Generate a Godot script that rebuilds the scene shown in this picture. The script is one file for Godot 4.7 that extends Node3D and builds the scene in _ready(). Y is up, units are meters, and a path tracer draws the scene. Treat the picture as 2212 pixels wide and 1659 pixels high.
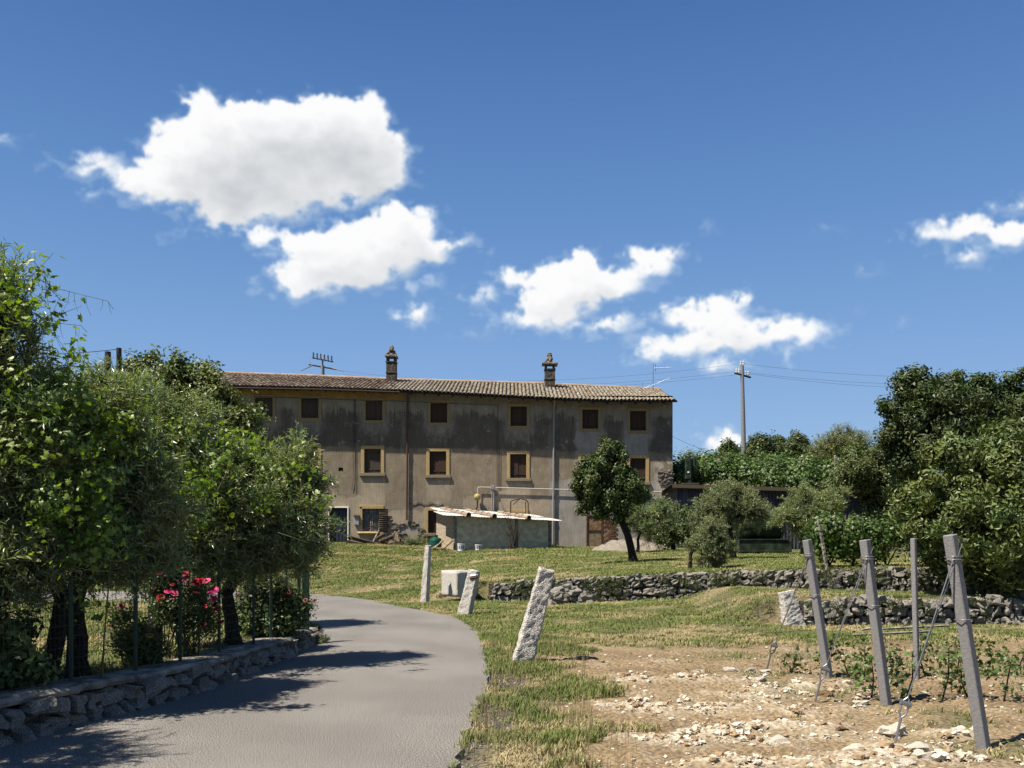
extends Node3D
# A farmhouse at the bend of a lane. x is right, y up; depth d in front of the camera is -z. Metres.

const LENS := 1850.0
const CARD := 0.55   # colours below were matched beside a 0.55 card
var noise := FastNoiseLite.new()
var noise2 := FastNoiseLite.new()
var M := {}
var used_names := {}

# ---------------------------------------------------------------- mesh builder
class MB:
	var v := PackedVector3Array()
	var n := PackedVector3Array()
	var c := PackedColorArray()
	var uv := PackedVector2Array()
	var idx := PackedInt32Array()
	var col := Color.WHITE
	var off := Vector2.ZERO

	func vert(p: Vector3, nn: Vector3, t := Vector2.ZERO) -> int:
		v.append(p); n.append(nn); c.append(col); uv.append(t)
		return v.size() - 1

	# corners run counter-clockwise seen from outside
	func tri(a: Vector3, b: Vector3, d: Vector3) -> void:
		var nn := (b - a).cross(d - a).normalized()
		var i := vert(a, nn); vert(b, nn, Vector2(1, 0)); vert(d, nn, Vector2(1, 1))
		idx.append_array(PackedInt32Array([i, i + 2, i + 1]))

	func quad(a: Vector3, b: Vector3, d: Vector3, e: Vector3) -> void:
		var nn := (d - a).cross(e - b).normalized()
		var w := (b - a).length()
		var h := (e - a).length()
		var i := vert(a, nn, off); vert(b, nn, off + Vector2(w, 0)); vert(d, nn, off + Vector2(w, h)); vert(e, nn, off + Vector2(0, h))
		idx.append_array(PackedInt32Array([i, i + 2, i + 1, i, i + 3, i + 2]))

	# a box with chamfered edges; s is its full size
	func box(t: Transform3D, s: Vector3, b := 0.0) -> void:
		var h := s / 2.0
		b = minf(b, 0.45 * minf(s.x, minf(s.y, s.z)))
		for ax in 3:
			for sg in [-1.0, 1.0]:
				var u := (ax + 1) % 3
				var w := (ax + 2) % 3
				var q := []
				for k in [[-1.0, -1.0], [1.0, -1.0], [1.0, 1.0], [-1.0, 1.0]]:
					var p := Vector3.ZERO
					p[ax] = sg * h[ax]
					p[u] = k[0] * (h[u] - b)
					p[w] = k[1] * (h[w] - b)
					q.append(t * p)
				if sg < 0.0: q.reverse()
				quad(q[0], q[1], q[2], q[3])
		if b <= 0.0: return
		for ax in 3:
			var u := (ax + 1) % 3
			var w := (ax + 2) % 3
			for su in [-1.0, 1.0]:
				for sw in [-1.0, 1.0]:
					var q := []
					for e in [0, 1]:
						for k in ([-1.0, 1.0] if e == 0 else [1.0, -1.0]):
							var p := Vector3.ZERO
							p[ax] = k * (h[ax] - b)
							p[u] = su * (h[u] - (b if e == 1 else 0.0))
							p[w] = sw * (h[w] - (0.0 if e == 1 else b))
							q.append(t * p)
					if su * sw < 0.0: q.reverse()
					quad(q[0], q[1], q[2], q[3])
		for sx in [-1.0, 1.0]:
			for sy in [-1.0, 1.0]:
				for sz in [-1.0, 1.0]:
					var q := []
					for k in 3:
						var p := Vector3(sx * (h.x - b), sy * (h.y - b), sz * (h.z - b))
						p[k] = Vector3(sx, sy, sz)[k] * h[k]
						q.append(t * p)
					if sx * sy * sz < 0.0: q.reverse()
					tri(q[0], q[1], q[2])

	# a bar from a to b
	func bar(a: Vector3, b: Vector3, w: float, h: float, bev := 0.0, roll := 0.0) -> void:
		var y := (b - a).normalized()
		var x := y.cross(Vector3(0, 0, 1) if absf(y.z) < 0.9 else Vector3(1, 0, 0)).normalized()
		var bs := Basis(x, y, x.cross(y)).rotated(y, roll)
		box(Transform3D(bs, (a + b) / 2.0), Vector3(w, (b - a).length(), h), bev)

	func tube(p: Array, r: Array, sides := 6, cap := true) -> void:
		var m := p.size()
		var first := v.size()
		var last_x := Vector3.ZERO
		for i in m:
			var dir: Vector3 = (p[mini(i + 1, m - 1)] - p[maxi(i - 1, 0)]).normalized()
			if last_x == Vector3.ZERO:
				last_x = dir.cross(Vector3(0, 0, 1) if absf(dir.z) < 0.9 else Vector3(1, 0, 0)).normalized()
			last_x = (last_x - dir * dir.dot(last_x)).normalized()
			var yy := dir.cross(last_x)
			var rad: float = r[mini(i, r.size() - 1)]
			for k in sides:
				var a := TAU * k / sides
				var o := last_x * cos(a) + yy * sin(a)
				vert(p[i] + o * rad, o, Vector2(float(k) / sides, i))
		for i in m - 1:
			for k in sides:
				var a := first + i * sides + k
				var b := first + i * sides + (k + 1) % sides
				idx.append_array(PackedInt32Array([a, a + sides, b, b, a + sides, b + sides]))
		if cap:
			for e in [0, m - 1]:
				var dir: Vector3 = (p[1] - p[0]).normalized() * -1.0 if e == 0 else (p[m - 1] - p[m - 2]).normalized()
				var mid := vert(p[e], dir)
				var ring := []
				for k in sides: ring.append(vert(v[first + e * sides + k], dir))
				for k in sides:
					if e == 0: idx.append_array(PackedInt32Array([mid, ring[k], ring[(k + 1) % sides]]))
					else: idx.append_array(PackedInt32Array([mid, ring[(k + 1) % sides], ring[k]]))

	# radii and heights turned round y
	func lathe(t: Transform3D, prof: Array, sides := 16) -> void:
		for i in prof.size() - 1:
			var a: Vector2 = prof[i]
			var b: Vector2 = prof[i + 1]
			var dn := Vector2(b.y - a.y, a.x - b.x).normalized()
			var s := v.size()
			for k in sides + 1:
				var an := TAU * k / sides
				var nn := t.basis * Vector3(cos(an) * dn.x, dn.y, sin(an) * dn.x)
				vert(t * Vector3(cos(an) * a.x, a.y, sin(an) * a.x), nn.normalized(), Vector2(float(k) / sides, a.y))
				vert(t * Vector3(cos(an) * b.x, b.y, sin(an) * b.x), nn.normalized(), Vector2(float(k) / sides, b.y))
			for k in sides:
				var q := s + k * 2
				idx.append_array(PackedInt32Array([q, q + 2, q + 1, q + 1, q + 2, q + 3]))

	# a box subdivided and bent by a callable: smooth normals from the result
	func lump(div: Vector3i, shape: Callable) -> void:
		var at := {}
		var first := v.size()
		for ax in 3:
			var u := (ax + 1) % 3
			var w := (ax + 2) % 3
			for sg in [-1.0, 1.0]:
				for i in div[u]:
					for j in div[w]:
						var q := []
						for k in [[0, 0], [1, 0], [1, 1], [0, 1]]:
							var p := Vector3.ZERO
							p[ax] = sg
							p[u] = 2.0 * (i + k[0]) / div[u] - 1.0
							p[w] = 2.0 * (j + k[1]) / div[w] - 1.0
							var key := Vector3i((p * 1000.0).round())
							if not at.has(key):
								at[key] = vert(shape.call(p), Vector3.ZERO, Vector2(p[u], p[w]))
							q.append(at[key])
						if sg < 0.0: q.reverse()
						idx.append_array(PackedInt32Array([q[0], q[2], q[1], q[0], q[3], q[2]]))
		for f in range(0, idx.size(), 3):
			if idx[f] < first: continue
			var a := v[idx[f]]
			var nn := (v[idx[f + 2]] - a).cross(v[idx[f + 1]] - a)
			for k in 3: n[idx[f + k]] += nn
		for i in range(first, v.size()): n[i] = n[i].normalized()

	# the same triangles with flat faces
	func faceted() -> MB:
		var o := MB.new()
		for f in range(0, idx.size(), 3):
			o.tri(v[idx[f]], v[idx[f + 2]], v[idx[f + 1]])
		return o

	func mesh(m: Material) -> ArrayMesh:
		var a := []
		a.resize(Mesh.ARRAY_MAX)
		a[Mesh.ARRAY_VERTEX] = v
		a[Mesh.ARRAY_NORMAL] = n
		a[Mesh.ARRAY_COLOR] = c
		a[Mesh.ARRAY_TEX_UV] = uv
		a[Mesh.ARRAY_INDEX] = idx
		var o := ArrayMesh.new()
		o.add_surface_from_arrays(Mesh.PRIMITIVE_TRIANGLES, a)
		o.surface_set_material(0, m)
		return o

# ---------------------------------------------------------------- small helpers
func at(px: float, py: float, d: float) -> Vector3:   # survey sheet (2212 wide, horizon at 1170, eye 1.6 m) to metres
	return Vector3((px - 1106.0) * d / LENS, 1.6 + (1170.0 - py) * d / LENS, -d)

func lin(r: float, g: float, b: float) -> Color:
	return Color(r, g, b).linear_to_srgb()

func carded(c: Color) -> Color:
	var l := c.srgb_to_linear()
	var o := Color(l.r * CARD, l.g * CARD, l.b * CARD).linear_to_srgb()
	o.a = c.a
	return o

func rng(s: int) -> RandomNumberGenerator:
	var r := RandomNumberGenerator.new()
	r.seed = s
	return r

func poly(pts: Array, x: float) -> float:   # piecewise linear
	if x <= pts[0][0]: return pts[0][1]
	for i in pts.size() - 1:
		if x <= pts[i + 1][0]:
			return lerpf(pts[i][1], pts[i + 1][1], (x - pts[i][0]) / (pts[i + 1][0] - pts[i][0]))
	return pts[-1][1]

func numbered(called: String) -> String:
	used_names[called] = used_names.get(called, -1) + 1
	return called if used_names[called] == 0 else "%s_%03d" % [called, used_names[called]]

func tag(o: Node3D, label: String, category: String, group := "", kind := "") -> Node3D:
	if label: o.set_meta("label", label)
	if category: o.set_meta("category", category)
	if group: o.set_meta("group", group)
	if kind: o.set_meta("kind", kind)
	return o

func thing(called: String, label: String, category: String, where := Vector3.ZERO, group := "") -> Node3D:
	var o := Node3D.new()
	o.name = numbered(called)
	add_child(o, true)
	o.position = where
	return tag(o, label, category, group)

# one mesh node; the geometry of b is given in world axes and moved into the parent's
func put(b: MB, called: String, m: Material, parent: Node3D = null) -> MeshInstance3D:
	var o := MeshInstance3D.new()
	o.name = called if parent else numbered(called)
	if parent:
		var off := Vector3.ZERO
		var p: Node = parent
		while p != self:
			off += p.position
			p = p.get_parent()
		if off != Vector3.ZERO:
			for i in b.v.size(): b.v[i] -= off
		parent.add_child(o, true)
	else:
		add_child(o, true)
	o.mesh = b.mesh(m)
	return o

func inst(mesh: Mesh, called: String, t: Transform3D, parent: Node3D, m: Material = null) -> MeshInstance3D:
	var o := MeshInstance3D.new()
	o.name = called
	parent.add_child(o, true)
	o.mesh = mesh
	o.transform = t
	if m: o.material_override = m
	return o

func many(called: String, mesh: Mesh, places: Array, tints: PackedColorArray, m: Material, parent: Node3D = null) -> MultiMeshInstance3D:
	var mm := MultiMesh.new()
	mm.transform_format = MultiMesh.TRANSFORM_3D
	mm.use_colors = true
	mm.mesh = mesh
	mm.instance_count = places.size()
	for i in places.size():
		mm.set_instance_transform(i, places[i])
		mm.set_instance_color(i, tints[i])
	var o := MultiMeshInstance3D.new()
	o.multimesh = mm
	o.material_override = m
	o.name = called if parent else numbered(called)
	if parent: parent.add_child(o, true)
	else: add_child(o, true)
	return o

# ---------------------------------------------------------------- materials
var tex_cache := {}
func ntex(seed_: int, freq: float, lo: float, hi: float, size := 512, oct := 5, kind := FastNoiseLite.TYPE_SIMPLEX_SMOOTH, a := 0.25, b := 0.75) -> Texture2D:
	var key := [seed_, freq, lo, hi, size, oct, kind]
	if tex_cache.has(key): return tex_cache[key]
	var f := FastNoiseLite.new()
	f.seed = seed_
	f.frequency = freq
	f.noise_type = kind
	f.fractal_octaves = oct
	var t := NoiseTexture2D.new()
	t.width = size
	t.height = size
	t.seamless = true
	t.noise = f
	var g := Gradient.new()
	g.offsets = PackedFloat32Array([a, b])
	g.colors = PackedColorArray([Color(lo, lo, lo), Color(hi, hi, hi)])
	t.color_ramp = g
	tex_cache[key] = t
	return t

func mat(called: String, color: Color, rough := 0.9, tex: Texture2D = null, scale := 1.0, bump: Texture2D = null, bump_cm := 0.0, world := true) -> StandardMaterial3D:
	var m := StandardMaterial3D.new()
	m.resource_name = called
	m.albedo_color = carded(color)
	m.roughness = rough
	m.metallic_specular = 0.35
	m.vertex_color_use_as_albedo = true
	if tex:
		m.albedo_texture = tex
	if bump:
		m.heightmap_enabled = true
		m.heightmap_texture = bump
		m.heightmap_scale = bump_cm
	if tex or bump:
		m.uv1_triplanar = true
		m.uv1_world_triplanar = world
		m.uv1_scale = Vector3.ONE * scale
	M[called] = m
	return m

func leafy(called: String, color: Color, rough: float, back: Color, spec := 0.5) -> StandardMaterial3D:
	var m := StandardMaterial3D.new()
	m.resource_name = called
	m.albedo_color = carded(color)
	m.roughness = rough
	m.metallic_specular = spec
	m.vertex_color_use_as_albedo = true
	m.cull_mode = BaseMaterial3D.CULL_DISABLED
	m.backlight_enabled = true
	m.backlight = back
	M[called] = m
	return m

func make_materials() -> void:
	var speck := ntex(3, 0.06, 0.66, 1.0, 512, 5)
	var blot := ntex(5, 0.012, 0.6, 1.0, 512, 6)
	var grit := ntex(7, 0.12, 0.0, 1.0, 512, 4)
	var rough_n := ntex(9, 0.03, 0.0, 1.0, 512, 6)
	mat("ground", Color.WHITE, 0.97, ntex(11, 0.05, 0.7, 1.05, 1024, 6), 0.35, ntex(9, 0.03, 0.0, 1.0, 512, 6), 2.0)
	mat("asphalt", lin(0.415, 0.40, 0.372), 0.86, ntex(14, 0.16, 0.45, 1.15, 1024, 3, FastNoiseLite.TYPE_SIMPLEX_SMOOTH, 0.34, 0.66), 0.42, grit, 0.06)
	M.asphalt.detail_enabled = true
	M.asphalt.detail_albedo = ntex(15, 0.008, 0.91, 1.0, 512, 6)
	M.asphalt.detail_blend_mode = BaseMaterial3D.BLEND_MODE_MUL
	M.asphalt.detail_uv_layer = BaseMaterial3D.DETAIL_UV_2
	M.asphalt.uv2_triplanar = true
	M.asphalt.uv2_world_triplanar = true
	M.asphalt.uv2_scale = Vector3.ONE * 0.11
	mat("limestone", lin(0.58, 0.55, 0.485), 0.92, ntex(17, 0.03, 0.42, 1.02, 512, 6), 0.5, ntex(9, 0.03, 0.0, 1.0, 512, 6), 0.5, false)
	mat("marker_stone", lin(1.12, 1.08, 1.0), 0.92, ntex(19, 0.05, 0.72, 1.02, 512, 6), 1.3, ntex(10, 0.07, 0.0, 1.0, 512, 5), 2.2, false)
	mat("mortar", lin(0.16, 0.145, 0.12), 0.95, speck, 0.9, rough_n, 3.0)
	mat("coping", lin(0.50, 0.47, 0.41), 0.92, blot, 0.6, rough_n, 2.0)
	mat("concrete_post", lin(0.34, 0.34, 0.35), 0.85, ntex(4, 0.06, 0.86, 1.0, 512, 5), 1.2, grit, 0.15, false)
	mat("clod", lin(0.33, 0.22, 0.115), 0.97, speck, 1.5, rough_n, 3.0)
	mat("rusty", lin(0.20, 0.085, 0.035), 0.85, ntex(21, 0.02, 0.5, 1.05, 512, 6), 0.8, grit, 0.1)
	mat("wood_old", lin(0.16, 0.115, 0.075), 0.9, ntex(23, 0.02, 0.45, 1.05, 512, 5), 1.2, rough_n, 0.6)
	mat("bark", lin(0.085, 0.072, 0.058), 0.95, ntex(23, 0.02, 0.45, 1.05, 512, 5), 1.6, ntex(9, 0.03, 0.0, 1.0, 512, 6), 6.0)
	mat("metal_galv", lin(0.50, 0.51, 0.52), 0.38)
	M.metal_galv.metallic = 0.8
	mat("wire_dark", lin(0.06, 0.065, 0.07), 0.5)
	mat("fence_green", lin(0.026, 0.056, 0.04), 0.45)
	mat("white_paint", lin(1.2, 1.18, 1.14), 0.55)
	leafy("olive", lin(0.39, 0.455, 0.205), 0.36, lin(0.56, 0.68, 0.18), 0.6)
	leafy("vine", lin(0.28, 0.41, 0.06), 0.45, lin(0.75, 0.85, 0.12), 0.5)
	leafy("broad", lin(0.12, 0.165, 0.045), 0.48, lin(0.32, 0.42, 0.07), 0.4)
	leafy("dark_crown", lin(0.085, 0.125, 0.034), 0.5, lin(0.26, 0.36, 0.06), 0.4)
	leafy("grass", Color.WHITE, 0.7, lin(0.22, 0.25, 0.06), 0.3)
	leafy("petal", Color.WHITE, 0.6, lin(0.30, 0.05, 0.10), 0.3)
	leafy("willow", lin(0.31, 0.36, 0.16), 0.5, lin(0.44, 0.5, 0.14), 0.5)
	leafy("cherry", lin(0.18, 0.24, 0.07), 0.48, lin(0.36, 0.46, 0.08), 0.4)
	leafy("vine_dull", lin(0.12, 0.20, 0.042), 0.45, lin(0.42, 0.55, 0.09), 0.45)
	mat("rubble_many", Color.WHITE, 0.95)
	mat("field_stone", lin(0.85, 0.78, 0.66), 0.95, ntex(19, 0.05, 0.72, 1.02, 512, 6), 0.5, ntex(9, 0.03, 0.0, 1.0, 512, 6), 0.4, false)

# ---------------------------------------------------------------- the lie of the land
const WALL_D := [[-0.68, 23.0], [1.14, 22.4], [3.45, 21.7], [5.53, 20.7], [6.79, 19.5], [8.54, 18.5], [12.2, 17.6], [17.0, 16.8], [30.0, 16.0]]
const WALL_TOP := [[-0.68, 0.52], [1.14, 0.63], [3.45, 0.78], [5.53, 0.906], [6.79, 0.99], [8.54, 1.04], [12.2, 1.08], [30.0, 1.1]]
const WALL_BASE := [[-0.68, 0.0], [1.14, 0.0], [3.45, 0.1], [5.53, 0.25], [6.79, 0.4], [8.54, 0.5], [12.2, 0.52], [30.0, 0.52]]
const LANE_LEFT := [[-6.6, -4.0], [-5.5, 0.0], [-4.6, 4.0], [-3.95, 6.6], [-3.72, 7.6], [-3.52, 8.2], [-3.33, 8.9], [-3.2, 10.0], [-3.1, 11.0], [-3.06, 13.4], [-3.6, 16.0], [-5.2, 19.0], [-8.0, 20.8], [-12.0, 21.5], [-20.0, 22.0], [-34.0, 22.0]]
const LANE_RIGHT := [[-2.0, -4.0], [-1.2, 0.0], [-0.6, 4.0], [-0.41, 6.05], [-0.33, 8.0], [-0.27, 10.0], [-0.33, 11.8], [-0.47, 13.6], [-0.64, 15.0], [-1.0, 17.0], [-1.46, 18.5], [-2.8, 21.0], [-4.4, 24.0], [-6.8, 26.4], [-11.0, 27.2], [-20.0, 27.5], [-34.0, 27.5]]
var lane := PackedVector2Array()

func wall_x(d: float) -> float:   # the face of the garden wall beside the lane
	return poly([[-4.0, -6.6], [0.0, -5.5], [4.0, -4.6], [6.6, -3.95], [7.6, -3.72], [8.2, -3.52], [8.9, -3.33], [10.0, -3.2], [11.0, -3.1], [13.5, -3.06], [14.0, -3.3], [16.0, -4.6], [19.0, -6.2], [21.0, -12.0], [22.0, -40.0]], d)

func house_h(x: float) -> float:
	return poly([[-22.0, 1.55], [-9.75, 1.52], [0.0, 1.3], [9.0, 1.22], [30.0, 1.2]], x)

func high(x: float, d: float) -> float:
	var y := 0.0
	# bank left of the terrace wall
	var d0 := maxf(23.0, poly([[-40.0, 28.2], [-11.0, 28.2], [-6.8, 27.4], [-4.4, 25.0], [-2.8, 22.0]], x))
	var bank := house_h(x) * clampf((d - d0) / (47.0 - d0), 0.0, 1.0)
	var k := smoothstep(-2.7, -0.7, x)
	if x > -2.7:
		var dw := poly(WALL_D, x)
		var base := poly(WALL_BASE, x)
		var ramp := smoothstep(13.5, dw, d) * base
		var step := smoothstep(16.5, 16.75, d) * 0.5
		var front := lerpf(ramp, step, smoothstep(3.9, 5.4, x))
		var back := lerpf(poly(WALL_TOP, x) - 0.05, house_h(x), clampf((d - dw) / (47.0 - dw), 0.0, 1.0))
		y = lerpf(front, back, smoothstep(dw + 0.12, dw + 0.42, d))
		if x < -0.7: y = lerpf(bank, lerpf(back, bank, 0.0) if d > dw + 0.3 else bank, k)
	else:
		y = bank
	# garden left of the lane
	if d < 21.5:
		var gx := wall_x(d)
		y = maxf(y, 0.30 * smoothstep(gx - 0.18, gx - 0.42, x) * (1.0 - smoothstep(18.0, 20.5, d)))
	# hillside behind
	var edge := lerpf(57.5, 49.6, smoothstep(9.1, 10.2, x))
	if d > edge:
		y = lerpf(y, 4.3 + 0.10 * minf(d - edge, 90.0), smoothstep(edge, edge + 1.2, d))
	return y

func on_lane(x: float, d: float, grow := 0.0) -> bool:
	var p := Vector2(x, d)
	if Geometry2D.is_point_in_polygon(p, lane): return true
	if grow > 0.0:
		for o in [Vector2(grow, 0), Vector2(-grow, 0), Vector2(0, grow), Vector2(0, -grow)]:
			if Geometry2D.is_point_in_polygon(p + o, lane): return true
	return false

func soil_at(x: float, d: float) -> float:   # 1 where the field is bare earth
	var w := noise.get_noise_2d(x * 9.0, d * 9.0)
	var s := smoothstep(0.55, 0.95, x + w * 1.1 + 0.25 * noise2.get_noise_2d(x * 50.0, d * 50.0) - 0.02 * (d - 6.0)) * (1.0 - smoothstep(13.0, 14.0, d + w * 1.4 - 0.05 * x))
	var weeds := noise2.get_noise_2d(x * 14.0 + 40.0, d * 22.0)
	if x > 2.0: s *= 1.0 - 0.75 * smoothstep(0.08, 0.32, weeds) * smoothstep(2.0, 3.4, x)
	return s

func rubble_at(x: float, d: float) -> float:   # 1 where broken white rock was turned up
	var r := 0.0
	for b in [[1.9, 9.9, 1.9, 0.42], [1.3, 8.2, 1.2, 0.30], [2.7, 8.8, 1.2, 0.35], [2.0, 8.1, 1.6, 0.35], [3.0, 6.35, 0.9, 0.6], [3.3, 6.9, 0.6, 0.4], [1.5, 6.9, 1.3, 0.4], [2.2, 7.3, 1.3, 0.35], [3.2, 9.3, 0.9, 0.5], [2.1, 6.2, 1.6, 0.3]]:
		var q := Vector2((x - b[0]) / b[2], (d - b[1]) / b[3])
		r = maxf(r, 1.0 - q.length_squared())
	return clampf(r * 0.8 + 0.9 * noise.get_noise_2d(x * 30.0, d * 40.0) - 0.18, 0.0, 1.0)

func bare_at(x: float, d: float) -> float:   # trodden dark dirt at the edge of the lane
	var e := 0.0
	for b in [[-0.05, 9.7, 0.30, 0.9], [-0.12, 7.8, 0.26, 0.8], [-0.25, 6.3, 0.18, 0.6]]:
		e = maxf(e, 1.0 - Vector2((x - b[0]) / b[2], (d - b[1]) / b[3]).length())
	return smoothstep(0.0, 0.45, e + 0.5 * noise2.get_noise_2d(x * 60.0, d * 40.0)) if e > -0.3 else 0.0

func dry_at(x: float, d: float) -> float:
	var a := noise.get_noise_2d(x * 6.0 + 9.0, d * 8.0) + 0.8 * noise2.get_noise_2d(x * 24.0, d * 30.0)
	if d < 15.0 and x < 1.2: a -= 0.04
	return smoothstep(-0.15, 0.62, a)

func make_land() -> void:
	for p in LANE_LEFT: lane.append(Vector2(p[0], p[1]))
	for i in range(LANE_RIGHT.size() - 1, -1, -1): lane.append(Vector2(LANE_RIGHT[i][0], LANE_RIGHT[i][1]))
	var xs := [-700.0, -350.0, -180.0, -100.0, -60.0, -42.0]
	var x := -32.0
	while x < 28.0:
		xs.append(x)
		x += 0.11 if x > 0.3 and x < 5.6 else 0.22 if x > -9.0 and x < 11.0 else 0.7
	xs.append_array([32.0, 42.0, 60.0, 100.0, 180.0, 350.0, 700.0])
	var ds := [-700.0, -300.0, -120.0, -50.0, -20.0, -10.0]
	var d := -6.0
	while d < 60.0:
		ds.append(d)
		d += 0.6 if d < 4.0 else 0.09 if d < 11.5 else 0.16 if d < 25.0 else 0.35
	ds.append_array([62.0, 66.0, 72.0, 80.0, 95.0, 120.0, 150.0, 240.0, 400.0, 900.0])
	var b := MB.new()
	var w := xs.size()
	for dd in ds:
		for xx in xs:
			var y := high(xx, dd)
			var near: bool = absf(xx) < 30.0 and dd > -5.0 and dd < 60.0
			var dry := dry_at(xx, dd)
			var col := Color(0.17, 0.165, 0.072).lerp(Color(0.34, 0.285, 0.155), dry)
			var bare := bare_at(xx, dd)
			col = col.lerp(Color(0.115, 0.098, 0.08), bare)
			if near:
				var s := soil_at(xx, dd) if xx > 0.0 and dd < 16.0 else 0.0
				if on_lane(xx, dd, 0.12):
					y -= 0.03
					col = Color(0.16, 0.14, 0.11)
				else:
					var r := rubble_at(xx, dd) * s if s > 0.0 else 0.0
					y += 0.02 * noise2.get_noise_2d(xx * 30.0, dd * 30.0) + 0.05 * noise.get_noise_2d(xx * 6.0, dd * 6.0) * smoothstep(13.0, 16.0, dd)
					y += s * (0.04 * noise2.get_noise_2d(xx * 70.0, dd * 70.0) + 0.035 * noise2.get_noise_2d(xx * 190.0, dd * 190.0) + 0.06 * r)
					var earth := Color(0.285, 0.205, 0.114).lerp(Color(0.42, 0.32, 0.19), 0.5 + 0.9 * noise2.get_noise_2d(xx * 11.0, dd * 25.0))
					earth = earth.lerp(Color(0.74, 0.66, 0.51), r * 0.9)
					col = col.lerp(earth, s)
			b.col = col
			b.vert(Vector3(xx, y, -dd), Vector3.ZERO)
	for j in ds.size() - 1:
		for i in w - 1:
			var a := j * w + i
			b.idx.append_array(PackedInt32Array([a, a + w, a + 1, a + 1, a + w, a + w + 1]))
	for f in range(0, b.idx.size(), 3):
		var a := b.v[b.idx[f]]
		var nn := (b.v[b.idx[f + 2]] - a).cross(b.v[b.idx[f + 1]] - a)
		for q in 3: b.n[b.idx[f + q]] += nn
	for i in b.v.size(): b.n[i] = b.n[i].normalized()
	tag(put(b, "ground", M.ground), "", "", "", "structure")
	# the lane
	var l := along(LANE_LEFT, 420)
	var r := along(LANE_RIGHT, 420)
	b = MB.new()
	var across := 8
	for i in 420:
		for k in across + 1:
			var q: Vector2 = l[i].lerp(r[i], float(k) / across)
			if k == 0 or k == across: q.x += 0.05 * noise2.get_noise_2d(q.y * 60.0, k * 9.0) + 0.07 * noise2.get_noise_2d(q.y * 260.0, k * 5.0)
			var crown := 0.03 * (1.0 - pow(2.0 * k / across - 1.0, 2.0))
			var worn := 1.0 - 0.07 * maxf(exp(-pow(k - 2.2, 2.0) * 1.6), exp(-pow(k - 5.6, 2.0) * 1.6)) + 0.06 * noise2.get_noise_2d(k * 14.0, i * 0.9)
			b.col = Color(worn, worn, worn)
			b.vert(Vector3(q.x, 0.022 + crown, -q.y), Vector3.UP)
	for i in 419:
		for k in across:
			var a := i * (across + 1) + k
			b.idx.append_array(PackedInt32Array([a, a + across + 1, a + 1, a + 1, a + across + 1, a + across + 2]))
	for side in [0, across]:
		for i in 419:
			var p := b.v[i * (across + 1) + side]
			var q := b.v[(i + 1) * (across + 1) + side]
			var lo := Vector3(0.03 if side else -0.03, -0.07, 0)
			if side: b.quad(p, p + lo, q + lo, q)
			else: b.quad(q, q + lo, p + lo, p)
	tag(put(b, "road", M.asphalt), "", "", "", "structure")

func along(pts: Array, count: int) -> Array:
	var c := Curve2D.new()
	var m := pts.size()
	for i in m:
		var p := Vector2(pts[i][0], pts[i][1])
		var t := (Vector2(pts[mini(i + 1, m - 1)][0], pts[mini(i + 1, m - 1)][1]) - Vector2(pts[maxi(i - 1, 0)][0], pts[maxi(i - 1, 0)][1])).normalized()
		var a := p.distance_to(Vector2(pts[maxi(i - 1, 0)][0], pts[maxi(i - 1, 0)][1])) * 0.3
		var e := p.distance_to(Vector2(pts[mini(i + 1, m - 1)][0], pts[mini(i + 1, m - 1)][1])) * 0.3
		c.add_point(p, -t * a, t * e)
	var out := []
	var length := c.get_baked_length()
	for i in count: out.append(c.sample_baked(length * i / (count - 1), true))
	return out

# ---------------------------------------------------------------- camera, sky, sun
func make_air() -> void:
	var cam := Camera3D.new()
	cam.name = "camera"
	add_child(cam)
	cam.position = Vector3(0, 1.6, 0)
	cam.projection = Camera3D.PROJECTION_FRUSTUM
	cam.near = 0.1
	cam.far = 3000.0
	cam.size = 0.1 * 1659.0 / LENS
	cam.frustum_offset = Vector2(0, 0.1 * (1170.0 - 829.5) / LENS)
	cam.current = true
	var sun := DirectionalLight3D.new()
	sun.name = "sun"
	add_child(sun)
	sun.look_at_from_position(Vector3(-0.5, 1.0, 0.25), Vector3.ZERO)
	sun.light_energy = 1.6
	sun.light_color = Color(1.0, 0.955, 0.89)
	sun.light_angular_distance = 0.5
	sun.shadow_enabled = true
	var e := Environment.new()
	e.background_mode = Environment.BG_SKY
	e.tonemap_mode = Environment.TONE_MAPPER_LINEAR
	e.tonemap_exposure = 2.36
	e.background_energy_multiplier = 0.55
	e.sdfgi_enabled = true
	e.ssao_enabled = true
	e.ssil_enabled = true
	var s := Sky.new()
	var pm := PanoramaSkyMaterial.new()
	pm.panorama = ImageTexture.create_from_image(sky_image())
	s.sky_material = pm
	e.sky = s
	var we := WorldEnvironment.new()
	we.name = "air"
	we.environment = e
	add_child(we)

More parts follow.
